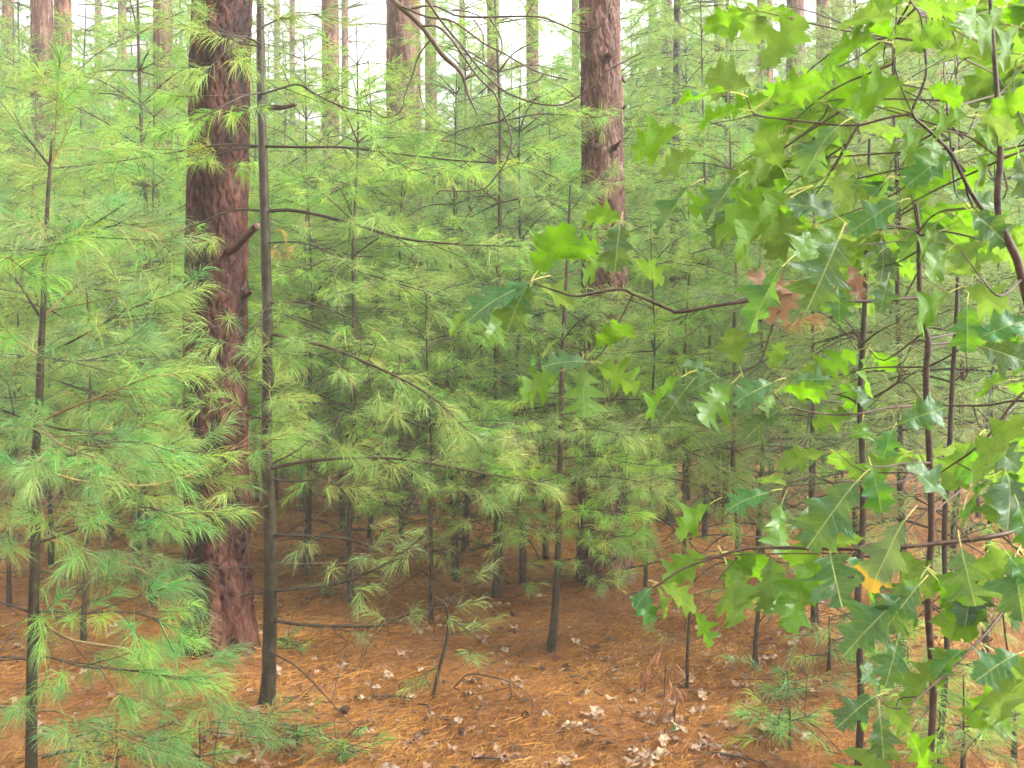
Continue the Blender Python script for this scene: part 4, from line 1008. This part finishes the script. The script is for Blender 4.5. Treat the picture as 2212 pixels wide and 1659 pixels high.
LA = [ # base u v, tip u v, D, face, mesh
    (1154, 600, 1225, 478, 2.38, .62, 0), (1205, 558, 1292, 522, 2.42, .6, 2), (1345, 478, 1264, 452, 2.42, .5, 1), (1341, 480, 1325, 577, 2.38, -.7, 3),
    (1305, 558, 1248, 606, 2.45, .6, 4), (1367, 558, 1440, 606, 2.45, .6, 2), (1150, 606, 1003, 678, 2.3, -.45, 2), (1146, 607, 1088, 705, 2.3, -.65, 3),
    (1020, 668, 957, 716, 2.33, .6, 6), (1120, 645, 1043, 732, 2.4, .65, 1), (1160, 615, 1252, 650, 2.5, .5, 6), (1284, 755, 1357, 690, 2.4, .6, 3),
    (1277, 780, 1174, 781, 2.35, -.5, 2), (1214, 800, 1117, 852, 2.38, .62, 4), (1260, 790, 1263, 905, 2.36, .75, 5), (1284, 786, 1386, 834, 2.4, .6, 4),
    (1474, 813, 1370, 888, 2.35, .4, 6), (1490, 830, 1433, 902, 2.4, -.6, 1), (1598, 792, 1576, 704, 2.4, .7, 0), (1540, 806, 1488, 776, 2.4, -.5, 6),
    (1582, 828, 1506, 915, 2.4, .65, 4), (1675, 823, 1586, 865, 2.35, -.6, 2), (1682, 843, 1774, 848, 2.4, .55, 1), (1675, 850, 1645, 905, 2.45, .5, 6),
    (1690, 885, 1608, 928, 2.42, -.5, 3), (1660, 800, 1690, 740, 2.5, .6, 2), (1700, 825, 1790, 800, 2.5, -.4, 6), (1555, 813, 1480, 840, 2.45, -.5, 6),
    (1828, 478, 1750, 660, 2.1, -.8, 4), (1715, 545, 1600, 692, 2.25, -.35, 6), (1835, 482, 1718, 420, 2.3, -.55, 3), (1820, 490, 1735, 560, 2.4, .6, 1),
    (1968, 423, 1842, 485, 2.35, -.6, 1), (2095, 455, 2184, 522, 2.3, -.75, 3), (2058, 420, 2160, 432, 2.45, -.5, 6), (1810, 620, 1816, 688, 2.5, -.7, 0),
    (1918, 603, 1903, 668, 2.45, -.7, 0), (2075, 616, 1956, 698, 2.5, .6, 3), (2085, 620, 2182, 672, 2.5, .6, 0), (2090, 656, 2088, 755, 2.3, -.8, 1),
    (2080, 750, 2215, 680, 2.3, -.7, 3), (2110, 745, 2230, 780, 2.35, -.7, 0), (2178, 820, 2100, 834, 2.5, .5, 4), (2170, 830, 2230, 850, 2.5, .5, 2),
    (1938, 917, 2042, 876, 2.15, -.75, 3), (1930, 925, 1905, 985, 2.2, -.6, 0), (1883, 1010, 1908, 1105, 2.2, -.7, 3), (1878, 1008, 1741, 1172, 2.2, -.6, 1),
    (1690, 1052, 1570, 1092, 2.4, -.5, 2), (1745, 1092, 1746, 1178, 2.3, -.7, 4), (1690, 1085, 1664, 1202, 2.4, .4, 6), (1700, 1050, 1640, 1020, 2.5, .5, 0),
    (1535, 1088, 1452, 1152, 2.5, .5, 0), (1860, 600, 1800, 560, 2.55, .6, 4), (1900, 545, 1850, 600, 2.6, .4, 2), (2050, 540, 1990, 600, 2.6, .6, 0), (2130, 525, 2220, 560, 2.5, .5, 3),
    (2030, 500, 1960, 540, 2.6, .6, 7), (1930, 487, 1880, 420, 2.6, .6, 0), (2120, 600, 2050, 560, 2.7, .6, 1)]
for (bu, bv, tu, tv, D_, fc, k) in LA:
    leaf_px(oakA, oab, bu, bv, tu, tv, D_, fc, k)
for (bu, bv, tu, tv, k) in ((1745, 650, 1632, 580, 0), (1765, 590, 1660, 678, 1), (1835, 570, 1862, 640, 0)):
    o = leaf_px(oakA, oab, bu, bv, tu, tv, 2.45, -.6, me=LEAF_BR[k]); o["label"] = "withered tan leaf"

# --- oak sapling whose stem stands just outside the right edge
DB = 2.3
ob = WP([(2330, 2215), (2300, 1600), (2290, 1150), (2270, 900), (2208, 603), (2191, 547), (2178, 520), (2155, 447), (2161, 343), (2158, 267), (2150, 150), (2140, 20), (2130, -120)], DB)
ob[0][2] = float(gh(ob[0][0], DB)) - 0.02; obb = ob[0].copy()
oakB = thing("oak_sapling", obb, "leafy oak sapling filling the upper right with bright green leaves", "sapling", "oak saplings on the right")
b = MB(); tube(b, ob, np.array([26, 24, 22, 20, 18, 18, 17, 15, 14, 12, 10, 8, 5])/FPX*DB/2, None, 12, 0, 4, wob=0.03); b.build("stem", [OAK_TWIG], oakB, obb)
brs = []
def obr(pts, r0, r1, d=DB):
    q = oak_branch(oakB, obb, pts, r0, r1, d); brs.append(q); return q
obr([(2191, 547), (2150, 490), (2098, 417), (2055, 333), (2010, 285), (1971, 245), (1990, 195), (2001, 150), (1995, 90), (1988, 33), (1968, 3), (1960, -40)], 0.0075, 0.002)
obr([(1971, 245), (1915, 255), (1855, 270), (1790, 268), (1700, 258), (1631, 247), (1615, 215), (1608, 197)], 0.0045, 0.002)
obr([(1631, 247), (1590, 258), (1558, 263), (1530, 270)], 0.002, 0.0015)
obr([(1971, 245), (1945, 185), (1931, 137), (1925, 87), (1915, 60)], 0.003, 0.0015)
obr([(1855, 270), (1820, 325), (1785, 380), (1750, 395)], 0.003, 0.0015)
obr([(1855, 270), (1800, 235), (1765, 220)], 0.002, 0.0012)
obr([(1971, 245), (1915, 232), (1870, 250)], 0.002, 0.0012)
obr([(2161, 343), (2095, 297), (2050, 285), (2008, 280)], 0.0035, 0.002)
obr([(2161, 343), (2210, 325), (2250, 300)], 0.004, 0.002)
obr([(2055, 333), (2050, 270), (2045, 200), (2070, 140), (2100, 120)], 0.003, 0.0015, 2.35)
obr([(2085, 370, 2.3), (2060, 330, 2.4), (2090, 290, 2.5), (2110, 240, 2.5)], 0.003, 0.0015, 2.45)
obr([(2280, 900, 2.3), (2212, 866, 2.35), (2125, 876, 2.4), (2038, 876, 2.45), (2000, 878, 2.5)], 0.005, 0.002)
obr([(2285, 830, 2.3), (2208, 850, 2.25), (2125, 953, 2.3), (2048, 1010, 2.4), (2000, 1040, 2.5)], 0.005, 0.002)
obr([(2290, 1100, 2.3), (2208, 1136, 2.25), (2161, 1156, 2.2), (2065, 1170, 2.2), (2008, 1176, 2.2), (1925, 1184, 2.2), (1808, 1186, 2.25), (1681, 1183, 2.3), (1608, 1186, 2.3), (1548, 1203, 2.3), (1475, 1229, 2.3), (1417, 1266, 2.3), (1354, 1286, 2.3), (1347, 1303, 2.3)], 0.0085, 0.0022)
obr([(1840, 1195, 2.25), (1720, 1196, 2.3), (1600, 1198, 2.3), (1500, 1210, 2.35)], 0.003, 0.0015)
obr([(1608, 1187, 2.3), (1570, 1230, 2.3), (1545, 1260, 2.3), (1530, 1290, 2.3)], 0.0018, 0.001)
obr([(2300, 1190, 2.3), (2208, 1273, 2.2), (2125, 1373, 2.1), (2048, 1449, 2.05), (1968, 1519, 2.0), (1925, 1529, 2.0), (1895, 1503, 2.0)], 0.006, 0.0018)
obr([(2100, 1168, 2.2), (2080, 1150, 2.0), (2065, 1133, 1.85)], 0.003, 0.002)
obr([(2208, 603, 2.3), (2160, 640, 2.2), (2120, 600, 2.2), (2075, 540, 2.3)], 0.004, 0.002)
LBX = [
    (1622, 187, 1518, 155, 2.2, .7, 0), (1615, 183, 1732, 38, 2.2, .6, 2), (1631, 230, 1770, 172, 2.15, .65, 0), (1625, 233, 1492, 252, 2.25, .35, 6),
    (1505, 265, 1352, 325, 2.25, .6, 0), (1615, 200, 1436, 196, 2.1, .12, 6), (1988, 173, 1823, 208, 2.2, .65, 0), (1968, 33, 1806, 42, 2.2, .4, 2),
    (1965, 7, 1840, 34, 2.25, .6, 3), (1978, 5, 2042, 28, 2.2, .65, 0), (1925, 87, 1783, 98, 2.25, .55, 4), (1940, 130, 2054, 48, 2.3, .65, 1),
    (2182, -5, 2100, 108, 2.05, .55, 2), (2220, 35, 2138, 142, 2.05, .55, 0), (2110, 10, 2068, 92, 2.25, .6, 6), (2000, 190, 2085, 212, 2.35, .6, 3),
    (2092, 250, 1998, 270, 2.2, .55, 6), (2102, 257, 2230, 205, 2.1, .65, 3), (1690, 365, 1642, 276, 2.3, .7, 0), (1841, 247, 1723, 352, 2.1, -.35, 3),
    (1595, 383, 1518, 455, 2.1, -.2, 6), (1748, 395, 1530, 502, 2.2, .6, 2), (1748, 398, 1556, 535, 2.15, .55, 1), (1495, 400, 1402, 481, 2.2, -.25, 6),
    (1505, 325, 1418, 372, 2.3, .5, 2), (1700, 320, 1600, 380, 2.4, .6, 3), (1780, 380, 1700, 430, 2.4, .6, 4), (1850, 275, 1790, 330, 2.35, .5, 7),
    (2008, 280, 1930, 330, 2.3, .55, 0), (2020, 290, 2000, 370, 2.35, .6, 3), (2060, 330, 1960, 380, 2.4, -.5, 1), (2110, 240, 2200, 290, 2.3, .55, 0),
    (2160, 340, 2080, 400, 2.4, .5, 3), (2200, 330, 2230, 420, 2.25, -.5, 1), (2100, 120, 2030, 100, 2.3, .6, 2), (1925, 87, 1880, 20, 2.3, .6, 3),
    (1920, 90, 1970, 50, 2.4, .55, 6), (1765, 220, 1690, 190, 2.4, .6, 1), (1870, 250, 1820, 180, 2.4, .6, 2), (1785, 380, 1850, 440, 2.4, .5, 0),
    (2072, 1096, 2194, 888, 2.0, .35, 2), (2060, 1104, 1990, 998, 1.95, -.5, 6), (2068, 1146, 2106, 1310, 1.85, -.8, 5),
    (2005, 1240, 1912, 1352, 1.95, -.75, 3), (1985, 1262, 1815, 1390, 1.95, -.4, 6), (1948, 1350, 1914, 1483, 1.98, -.6, 2),
    (1895, 1503, 1806, 1555, 2.0, -.6, 1), (1893, 1508, 1850, 1570, 2.02, .4, 3), (1901, 1513, 1972, 1572, 2.02, .55, 0), (1900, 1540, 1912, 1645, 1.95, -.75, 1),
    (2225, 1400, 2108, 1458, 1.9, -.6, 0), (2200, 1090, 2230, 1180, 2.0, -.6, 3), (2180, 1200, 2225, 1260, 2.1, -.5, 1), (2125, 953, 2210, 1010, 2.2, -.6, 0),
    (1417, 1266, 1450, 1330, 2.3, .4, 1), (1425, 1262, 1510, 1310, 2.3, .5, 0), (1360, 1286, 1420, 1335, 2.3, -.5, 3), (1410, 1265, 1370, 1310, 2.3, -.4, 2), (1500, 1320, 1545, 1392, 2.5, .5, 4),
    (1630, 1243, 1590, 1275, 2.6, .5, 0), (1650, 1240, 1712, 1275, 2.6, .5, 2), (1900, 1500, 1880, 1440, 2.1, -.4, 3)]
for (bu, bv, tu, tv, D_, fc, k) in LBX:
    leaf_px(oakB, obb, bu, bv, tu, tv, D_, fc, k)
o = put_leaf(oakB, obb, W(1955, 1124, 1.85), W(1866, 1268, 1.83), -0.6, LEAF_YT, 0.2); o["label"] = "leaf with a yellow and brown tip"
# leaf clusters at twig ends through the upper crown
def cluster(root, base, p, n, dirn, D0):
    for q in range(n):
        a = 6.283*q/n + rl.random()
        v_ = unit(np.array([math.cos(a), 0.9*math.sin(a), -0.15+0.35*rl.standard_normal()]) + 0.6*dirn)
        L = rl.uniform(0.10, 0.165)
        B = p + v_*0.035
        put_leaf(root, base, B, B + v_*L + [0, 0, -0.12*L], rl.choice([0.35, 0.5, 0.6, -0.35], p=[.3, .3, .25, .15]), LEAVES[int(rl.integers(len(LEAVES)))], rl.uniform(-.3, .3))
nleaf = 0
for q in range(36):
    u = rl.uniform(1600, 2230); v = rl.uniform(-40, 520); d = rl.uniform(2.6, 3.5)
    if v > 60 + 0.0 and u < 1560: continue
    c = W(u, v, d)
    allp = np.vstack(brs[:11]); s = allp[int(rl.choice(np.argsort(((allp-c)**2).sum(1))[:40]))]
    b = MB(); tube(b, [s, (s+c)/2 + rl.standard_normal(3)*0.03, c], 0.003, 0.0015, 5, 0, 3); b.build("twig", [OAK_TWIG], oakB, obb)
    cluster(oakB, obb, c, int(rl.integers(4, 7)), unit(c-s), d)
for q in range(14):
    u = rl.uniform(1780, 2230); v = rl.uniform(480, 1000); d = rl.uniform(3.0, 3.7)
    c = W(u, v, d); allp = smooth(oa, 12); s = allp[int(rl.choice(np.argsort(((allp-c)**2).sum(1))[:14]))]
    b = MB(); tube(b, [s, (s+c)/2 + rl.standard_normal(3)*0.04, c], 0.003, 0.0015, 5, 0, 3); b.build("twig", [OAK_TWIG], oakA, oab)
    cluster(oakA, oab, c, int(rl.integers(3, 5)), unit(c-s), d)

for (u, v, d, n_) in ((2120, 1390, 2.1, 4), (2185, 1470, 2.2, 4), (2000, 1225, 2.3, 4), (2170, 1010, 2.4, 5), (1790, 1180, 2.3, 3), (1660, 1170, 2.4, 3), (2110, 1240, 2.3, 4), (1940, 1560, 2.1, 3), (2200, 1180, 2.2, 4), (1560, 1190, 2.4, 3), (2120, 930, 2.5, 4), (1900, 1170, 2.4, 3)):
    c = W(u, v, d); allp = np.vstack(brs[11:]); s_ = allp[np.argmin(((allp-c)**2).sum(1))]
    b = MB(); tube(b, [s_, (s_+c)/2 + rl.standard_normal(3)*0.01, c], 0.002, 0.0012, 5, 0, 3); b.build("twig", [OAK_TWIG], oakB, obb)
    cluster(oakB, obb, c, n_, np.array([0, -0.3, -0.7]), d)
# little oak seedlings on the litter
def seedling(u, v, hpx, n, lab, seed, sc_=0.1):
    rg_ = np.random.default_rng(seed); d = ground_d(v); p = W(u, v, d); p[2] = float(gh(p[0], p[1]))
    root = thing("oak_seedling", p, lab, "seedling", "oak seedlings on the litter")
    top = W(u+rg_.uniform(-6, 6), v-hpx, d); b = MB(); tube(b, [p-[0, 0, .02], (p+top)/2+rg_.standard_normal(3)*0.01, top], 0.003, 0.0018, 5, 0, 3); b.build("stem", [OAK_TWIG], root, p)
    for q in range(n):
        a = 6.283*q/n+rg_.random(); v_ = unit(np.array([math.cos(a), math.sin(a), 0.1])); L = sc_*rg_.uniform(0.8, 1.3)
        put_leaf(root, p, top+v_*0.015, top+v_*L, -0.3, LEAVES[int(rg_.integers(8))], 0.1)
seedling(345, 1330, 85, 4, "oak seedling with a few leaves left of the thick pine's base", 1)
seedling(1045, 1320, 36, 2, "tiny two-leaved oak seedling by the mossy stem", 2, 0.06)
seedling(640, 1120, 470, 5, "pale leafed oak seedling glimpsed behind the slender grey pine", 3, 0.14)
seedling(1480, 1360, 45, 3, "small oak seedling left of the short dark sapling", 4, 0.09)
seedling(1440, 1600, 30, 3, "tiny green oak seedling in the foreground litter", 5, 0.04)
seedling(1335, 1545, 18, 3, "small green sprout in the leaf litter", 6, 0.035)

# dead reddish sprigs
def dead_sprig(u, v, hpx, lab, seed):
    rg_ = np.random.default_rng(seed); d = ground_d(v); p = W(u, v, d); p[2] = float(gh(p[0], p[1]))-0.01
    root = thing("dead_pine_seedling", p, lab, "seedling", "dead reddish pine seedlings")
    top = W(u+8, v-hpx, d); b = MB(); tube(b, [p, (p+top)/2, top], 0.003, 0.0012, 5, 0, 3)
    P, A = [], []
    for q in range(7):
        f = 0.3+0.7*rg_.random(); m_ = p+(top-p)*f; a = rg_.random()*6.283
        e = m_ + np.array([math.cos(a)*0.05, math.sin(a)*0.05, 0.02]); tube(b, [m_, e], 0.0012, 0.0008, 3, 0, 1, cap=False, smoothit=False); P.append(e); A.append(unit([math.cos(a), math.sin(a), -0.4]))
    b.build("stem", [STUB], root, p)
    n_ = MB(); needles(n_, P, A, 26, 0.075, 0.0022, 0, along=0.03, spread=(5, 40), droop=2.2); o = n_.build("needles", [DEAD_NEEDLE], root, p, smoothf=False); o["kind"] = "stuff"
dead_sprig(1432, 1545, 150, "dead reddish pine seedling with hanging brown needles", 1)
dead_sprig(1392, 1500, 75, "small dead brown seedling left of the hanging brown one", 2)
dead_sprig(1455, 1575, 80, "low dead reddish sprig in front of the hanging brown one", 3)
dead_sprig(1600, 1560, 60, "dead brown sprig below the short dark sapling", 4)

# ------------------------------------------------------------------ litter on the ground
def frustum(n, d0, d1, powr=1.0):
    # uniform per area inside the view wedge
    y = np.sqrt(rng.random(n)**powr*(d1*d1-d0*d0)+d0*d0); x = (rng.random(n)*2-1)*(y*0.56+0.25)
    return x, y
mbn = MB()
n = 230000
x, y = frustum(n, 2.9, 11, 1.35)
a = rng.uniform(0, np.pi, n)*0.6 + 0.4*rng.normal(0.15, 0.6, n); L = rng.uniform(0.045, 0.11, n); z = gh(x, y) + rng.random(n)**1.5*0.022 + 0.003
dx, dy = np.cos(a), np.sin(a); bend = rng.normal(0, 0.09, n); wv = rng.uniform(0.0005, 0.0011, n)*(0.7+y*0.09)
p0 = np.stack([x-dx*L/2, y-dy*L/2, z+rng.normal(0, 0.006, n)], -1); p2 = np.stack([x+dx*L/2, y+dy*L/2, z+rng.normal(0, 0.006, n)], -1)
p1 = np.stack([x-dy*bend*L*0.4, y+dx*bend*L*0.4, z+0.004], -1); sd = np.stack([-dy*wv, dx*wv, rng.normal(0, 0.4, n)*wv], -1)
V = np.stack([p0-sd, p0+sd, p1+sd, p1-sd, p2], 1); ix = np.arange(n)[:, None]*5
mbn.add(V.reshape(-1, 3), np.concatenate([ix+[0, 1, 2], ix+[0, 2, 3], ix+[3, 2, 4]]), 0, np.repeat(np.clip(rng.normal(0.45, 0.22, n) + 0.25*(np.sin(x*2.7+1.3*np.sin(y*3.1))*np.cos(y*2.3+x) + 0.6*np.sin(x*7.1+y*5.3)*np.sin(y*8.7-x*3)), 0, 0.93), 5))
o = mbn.build("pine_needle_litter", [DEAD_NEEDLE], smoothf=False); o["kind"] = "stuff"

FALL = [oak_leaf_mesh(900+k, LITTER_LEAF if k < 4 else LITTER_LEAF2, 0.4, 1.15, 0.22*(-1)**k, 0.22, 0.16, petiole=False, coarse=True) for k in range(6)]
rf = np.random.default_rng(15)
def leafspots(n):
    out = []
    cl = [(650, 1515), (1180, 1430), (1250, 1555), (1290, 1420), (1560, 1420), (1480, 1530), (1400, 1590), (1240, 1590), (700, 1560), (880, 1430), (800, 1440), (1620, 1500), (1760, 1430),
          (1700, 1560), (1880, 1480), (250, 1560), (160, 1640), (380, 1560), (830, 1600), (1050, 1620), (1330, 1640), (1560, 1640), (300, 1380), (960, 1350), (720, 1280), (1500, 1600), (1350, 1560), (1530, 1470), (1660, 1420), (560, 1640)]
    while len(out) < n:
        if rf.random() < 0.72:
            c = cl[int(rf.integers(len(cl)))]; u, v = c[0]+rf.normal(0, 100), c[1]+rf.normal(0, 45)
        else: u, v = rf.uniform(0, 2212), rf.uniform(1230, 1700)
        if v > 1120: out.append((u, v))
    return out
for (u, v) in leafspots(250):
    d = ground_d(v); x = (u-UC)/FPX*d
    o = bpy.data.objects.new("fallen_leaf", FALL[int(rf.choice(6, p=[.15, .15, .15, .15, .2, .2]))]); COL.objects.link(o)
    s = rf.uniform(0.045, 0.10); o.scale = (s, s*rf.uniform(0.8, 1.2), s); o.location = (x, d, float(gh(x, d))+0.014+0.010*rf.random())
    o.rotation_euler = (rf.normal(0, 0.15), rf.normal(0, 0.15), rf.uniform(0, 6.28))
    tag(o, "dry oak leaf fallen on the brown needle litter", "leaf", "fallen oak leaves on the litter")
# leaves too far or too buried to be told apart
mbf = MB(); base_me = FALL[0]
V0 = np.zeros(len(base_me.vertices)*3, np.float32); base_me.vertices.foreach_get("co", V0); V0 = V0.reshape(-1, 3)
F0 = np.array([list(p.vertices) for p in base_me.polygons], np.int32)
xx_, yy_ = frustum(1900, 3.2, 14, 1.1)
for x, y in zip(xx_, yy_):
    s = rf.uniform(0.02, 0.065 if y < 5.5 else 0.09); e = Matrix.Rotation(rf.uniform(0, 6.28), 3, 'Z') @ Matrix.Rotation(rf.normal(0, 0.4), 3, 'X')
    mbf.add(V0 @ np.array(e).T * s + [x, y, float(gh(x, y))+rf.uniform(0.014, 0.028)], F0, int(rf.random() < 0.5))
o = mbf.build("leaf_litter", [LITTER_LEAF, LITTER_LEAF2]); o["kind"] = "stuff"

# small dark debris: broken twiglets and bark flakes
mbd = MB(); xx_, yy_ = frustum(2600, 3.0, 12, 1.2)
for x, y in zip(xx_, yy_):
    a = rf.uniform(0, 6.28); L = rf.uniform(0.015, 0.09); z = float(gh(x, y)) + rf.uniform(0.008, 0.03); w_ = rf.uniform(0.001, 0.0028)
    mbd.st.append((np.array([x, y, z]), np.array([x+math.cos(a)*L, y+math.sin(a)*L, z+rf.normal(0, 0.008)]), w_, w_*0.7))
for x, y in zip(*frustum(1500, 3.0, 11, 1.2)):
    a = rf.uniform(0, 6.28); l_ = rf.uniform(0.008, 0.03); w_ = l_*rf.uniform(0.4, 0.8); z = float(gh(x, y))+rf.uniform(0.012, 0.026); c_, s_ = math.cos(a), math.sin(a)
    q = np.array([[-l_, -w_, 0], [l_*0.8, -w_*0.7, 0.004], [l_, w_, rf.normal(0, 0.006)], [-l_*0.6, w_*0.8, 0.003]]) @ np.array([[c_, s_, 0], [-s_, c_, 0], [0, 0, 1]])
    mbd.add(q+[x, y, z], np.array([[0, 1, 2, 3]]), 1)
o = mbd.build("twig_debris", [TWIG, STUB], smoothf=False); o["kind"] = "stuff"

# pine cones
mbc = MB()
tube(mbc, np.array([[0, 0, 0], [0.02, 0, 0], [0.045, 0, 0]]), [0.008, 0.011, 0.004], None, 6, 0, 3)
for k in range(46):
    t = k/46; a = k*2.39996; r_ = 0.009+0.013*math.sin(math.pi*(0.15+0.8*t)); xk = 0.003+0.044*t
    c = np.array([xk, r_*math.cos(a), r_*math.sin(a)]); ou = unit([0.5, math.cos(a), math.sin(a)]); sd = np.array([0, -math.sin(a), math.cos(a)])
    mbc.add(np.array([c-sd*0.003-ou*0.008, c+sd*0.003-ou*0.008, c+sd*0.006+ou*0.004, c-sd*0.006+ou*0.004, c+ou*0.007+[0.002, 0, 0]]), np.array([[0, 1, 2], [0, 2, 3], [3, 2, 4]]), 0)
CONE_ME = mbc.mesh("pine_cone", [CONE])
cones = [(1115, 1365), (1110, 1335), (1292, 1400), (990, 1590), (910, 1590), (1178, 1442), (1215, 1440), (1700, 1470), (1130, 1555), (735, 1545), (1060, 1330)]
cl_lab = ["near the tiny bent pine seedling", "under the bare twigs beside the tiny bent seedling"]
for k, (u, v) in enumerate(cones):
    d = ground_d(v); x = (u-UC)/FPX*d
    o = bpy.data.objects.new("pine_cone", CONE_ME); COL.objects.link(o); o.location = (x, d, float(gh(x, d))+0.026); o.rotation_euler = (0, rf.normal(0, 0.3), rf.uniform(0, 6.28)); s = rf.uniform(0.6, 0.9); o.scale = (s, s, s)
    tag(o, "small dark pine cone lying on the needle litter", "pine cone", "pine cones on the litter")

# fallen and arching twigs
def twig(pts, r0, r1, lab, side=()):
    q = []
    for (u, v, h) in pts:      # ground pixel and height above the ground
        d = ground_d(v); x = (u-UC)/FPX*d; q.append([x, d, float(gh(x, d))+h])
    q = np.array(q); base = q[0].copy(); root = thing("fallen_twig", base, lab, "twig", "twigs on the litter")
    b = MB(); tube(b, q, r0, r1, 6, 0, 4, wob=0.1); b.build("stem", [TWIG], root, base)
    for sp_ in side:
        w_ = []
        for (u, v, h) in sp_:
            d = ground_d(v); x = (u-UC)/FPX*d; w_.append([x, d, float(gh(x, d))+h])
        b = MB(); tube(b, np.array(w_), r0*0.7, r1*0.7, 5, 0, 3, wob=0.1); b.build("side_twig", [TWIG], root, base)
twig([(980, 1500, 0.03), (1010, 1530, .14), (1060, 1540, .15), (1110, 1550, .14), (1150, 1545, .06), (1148, 1548, 0.0)], 0.0035, 0.002, "arched forked twig standing over the pale leaves", [
    [(980, 1500, .03), (1010, 1515, .02), (1030, 1540, .01)], [(1010, 1515, .02), (1060, 1530, .06), (1105, 1535, .10)], [(1100, 1545, .13), (1105, 1540, .07), (1098, 1525, .01)], [(1065, 1535, .1), (1075, 1530, .06)]])
twig([(800, 1512, .02), (850, 1512, .025), (890, 1516, .025)], 0.006, 0.003, "dark stick lying left of the arched twig", [[(808, 1512, .02), (800, 1500, .05)], [(865, 1513, .03), (862, 1500, .05)]])
twig([(905, 1525, .02), (925, 1545, .05), (930, 1550, .01)], 0.005, 0.003, "short broken stick before the tiny bent seedling")
twig([(120, 1605, .02), (250, 1595, .05), (330, 1610, .03)], 0.005, 0.003, "dark stick under the near young pine")
twig([(90, 1652, .03), (150, 1640, .04), (220, 1634, .03)], 0.009, 0.006, "bright orange-brown stick at the foot of the near young pine")
twig([(1020, 1645, .02), (1090, 1652, .02), (1140, 1650, .02)], 0.006, 0.003, "dark stick at the bottom edge of the litter")
twig([(1620, 1560, .02), (1740, 1610, .10), (1820, 1640, .04)], 0.004, 0.002, "thin arching twig at the foot of the oak")
twig([(1750, 1480, .03), (1650, 1460, .16), (1560, 1480, .02)], 0.003, 0.0015, "thin twig arching over the pale leaves under the oak branch")
twig([(1530, 1640, .02), (1600, 1655, .03), (1650, 1665, .02)], 0.006, 0.003, "dark stick at the bottom right of the open litter")
twig([(1060, 1440, .02), (1200, 1380, .03), (1290, 1345, .05), (1320, 1335, .02)], 0.0025, 0.0015, "thin curved twig behind the thin straight sapling")

# ------------------------------------------------------------------ thin haze volume, added to lift the darks like lens veil
HAZE = 0.0035
hz, nt, out = newmat("veil_haze")
pv = nd(nt, "ShaderNodeVolumePrincipled"); pv.inputs["Color"].default_value = (0.93, 0.96, 0.9, 1); pv.inputs["Density"].default_value = HAZE
nt.links.new(pv.outputs[0], out.inputs["Volume"])
mbh = MB()
c = np.array([[x, y, z] for x in (-170, 170) for y in (-170, 170) for z in (-1.4, 27)], float)
mbh.add(c, np.array([[0, 1, 3, 2], [4, 6, 7, 5], [0, 4, 5, 1], [2, 3, 7, 6], [0, 2, 6, 4], [1, 5, 7, 3]]))
o = mbh.build("haze", [hz], smoothf=False); o["kind"] = "stuff"
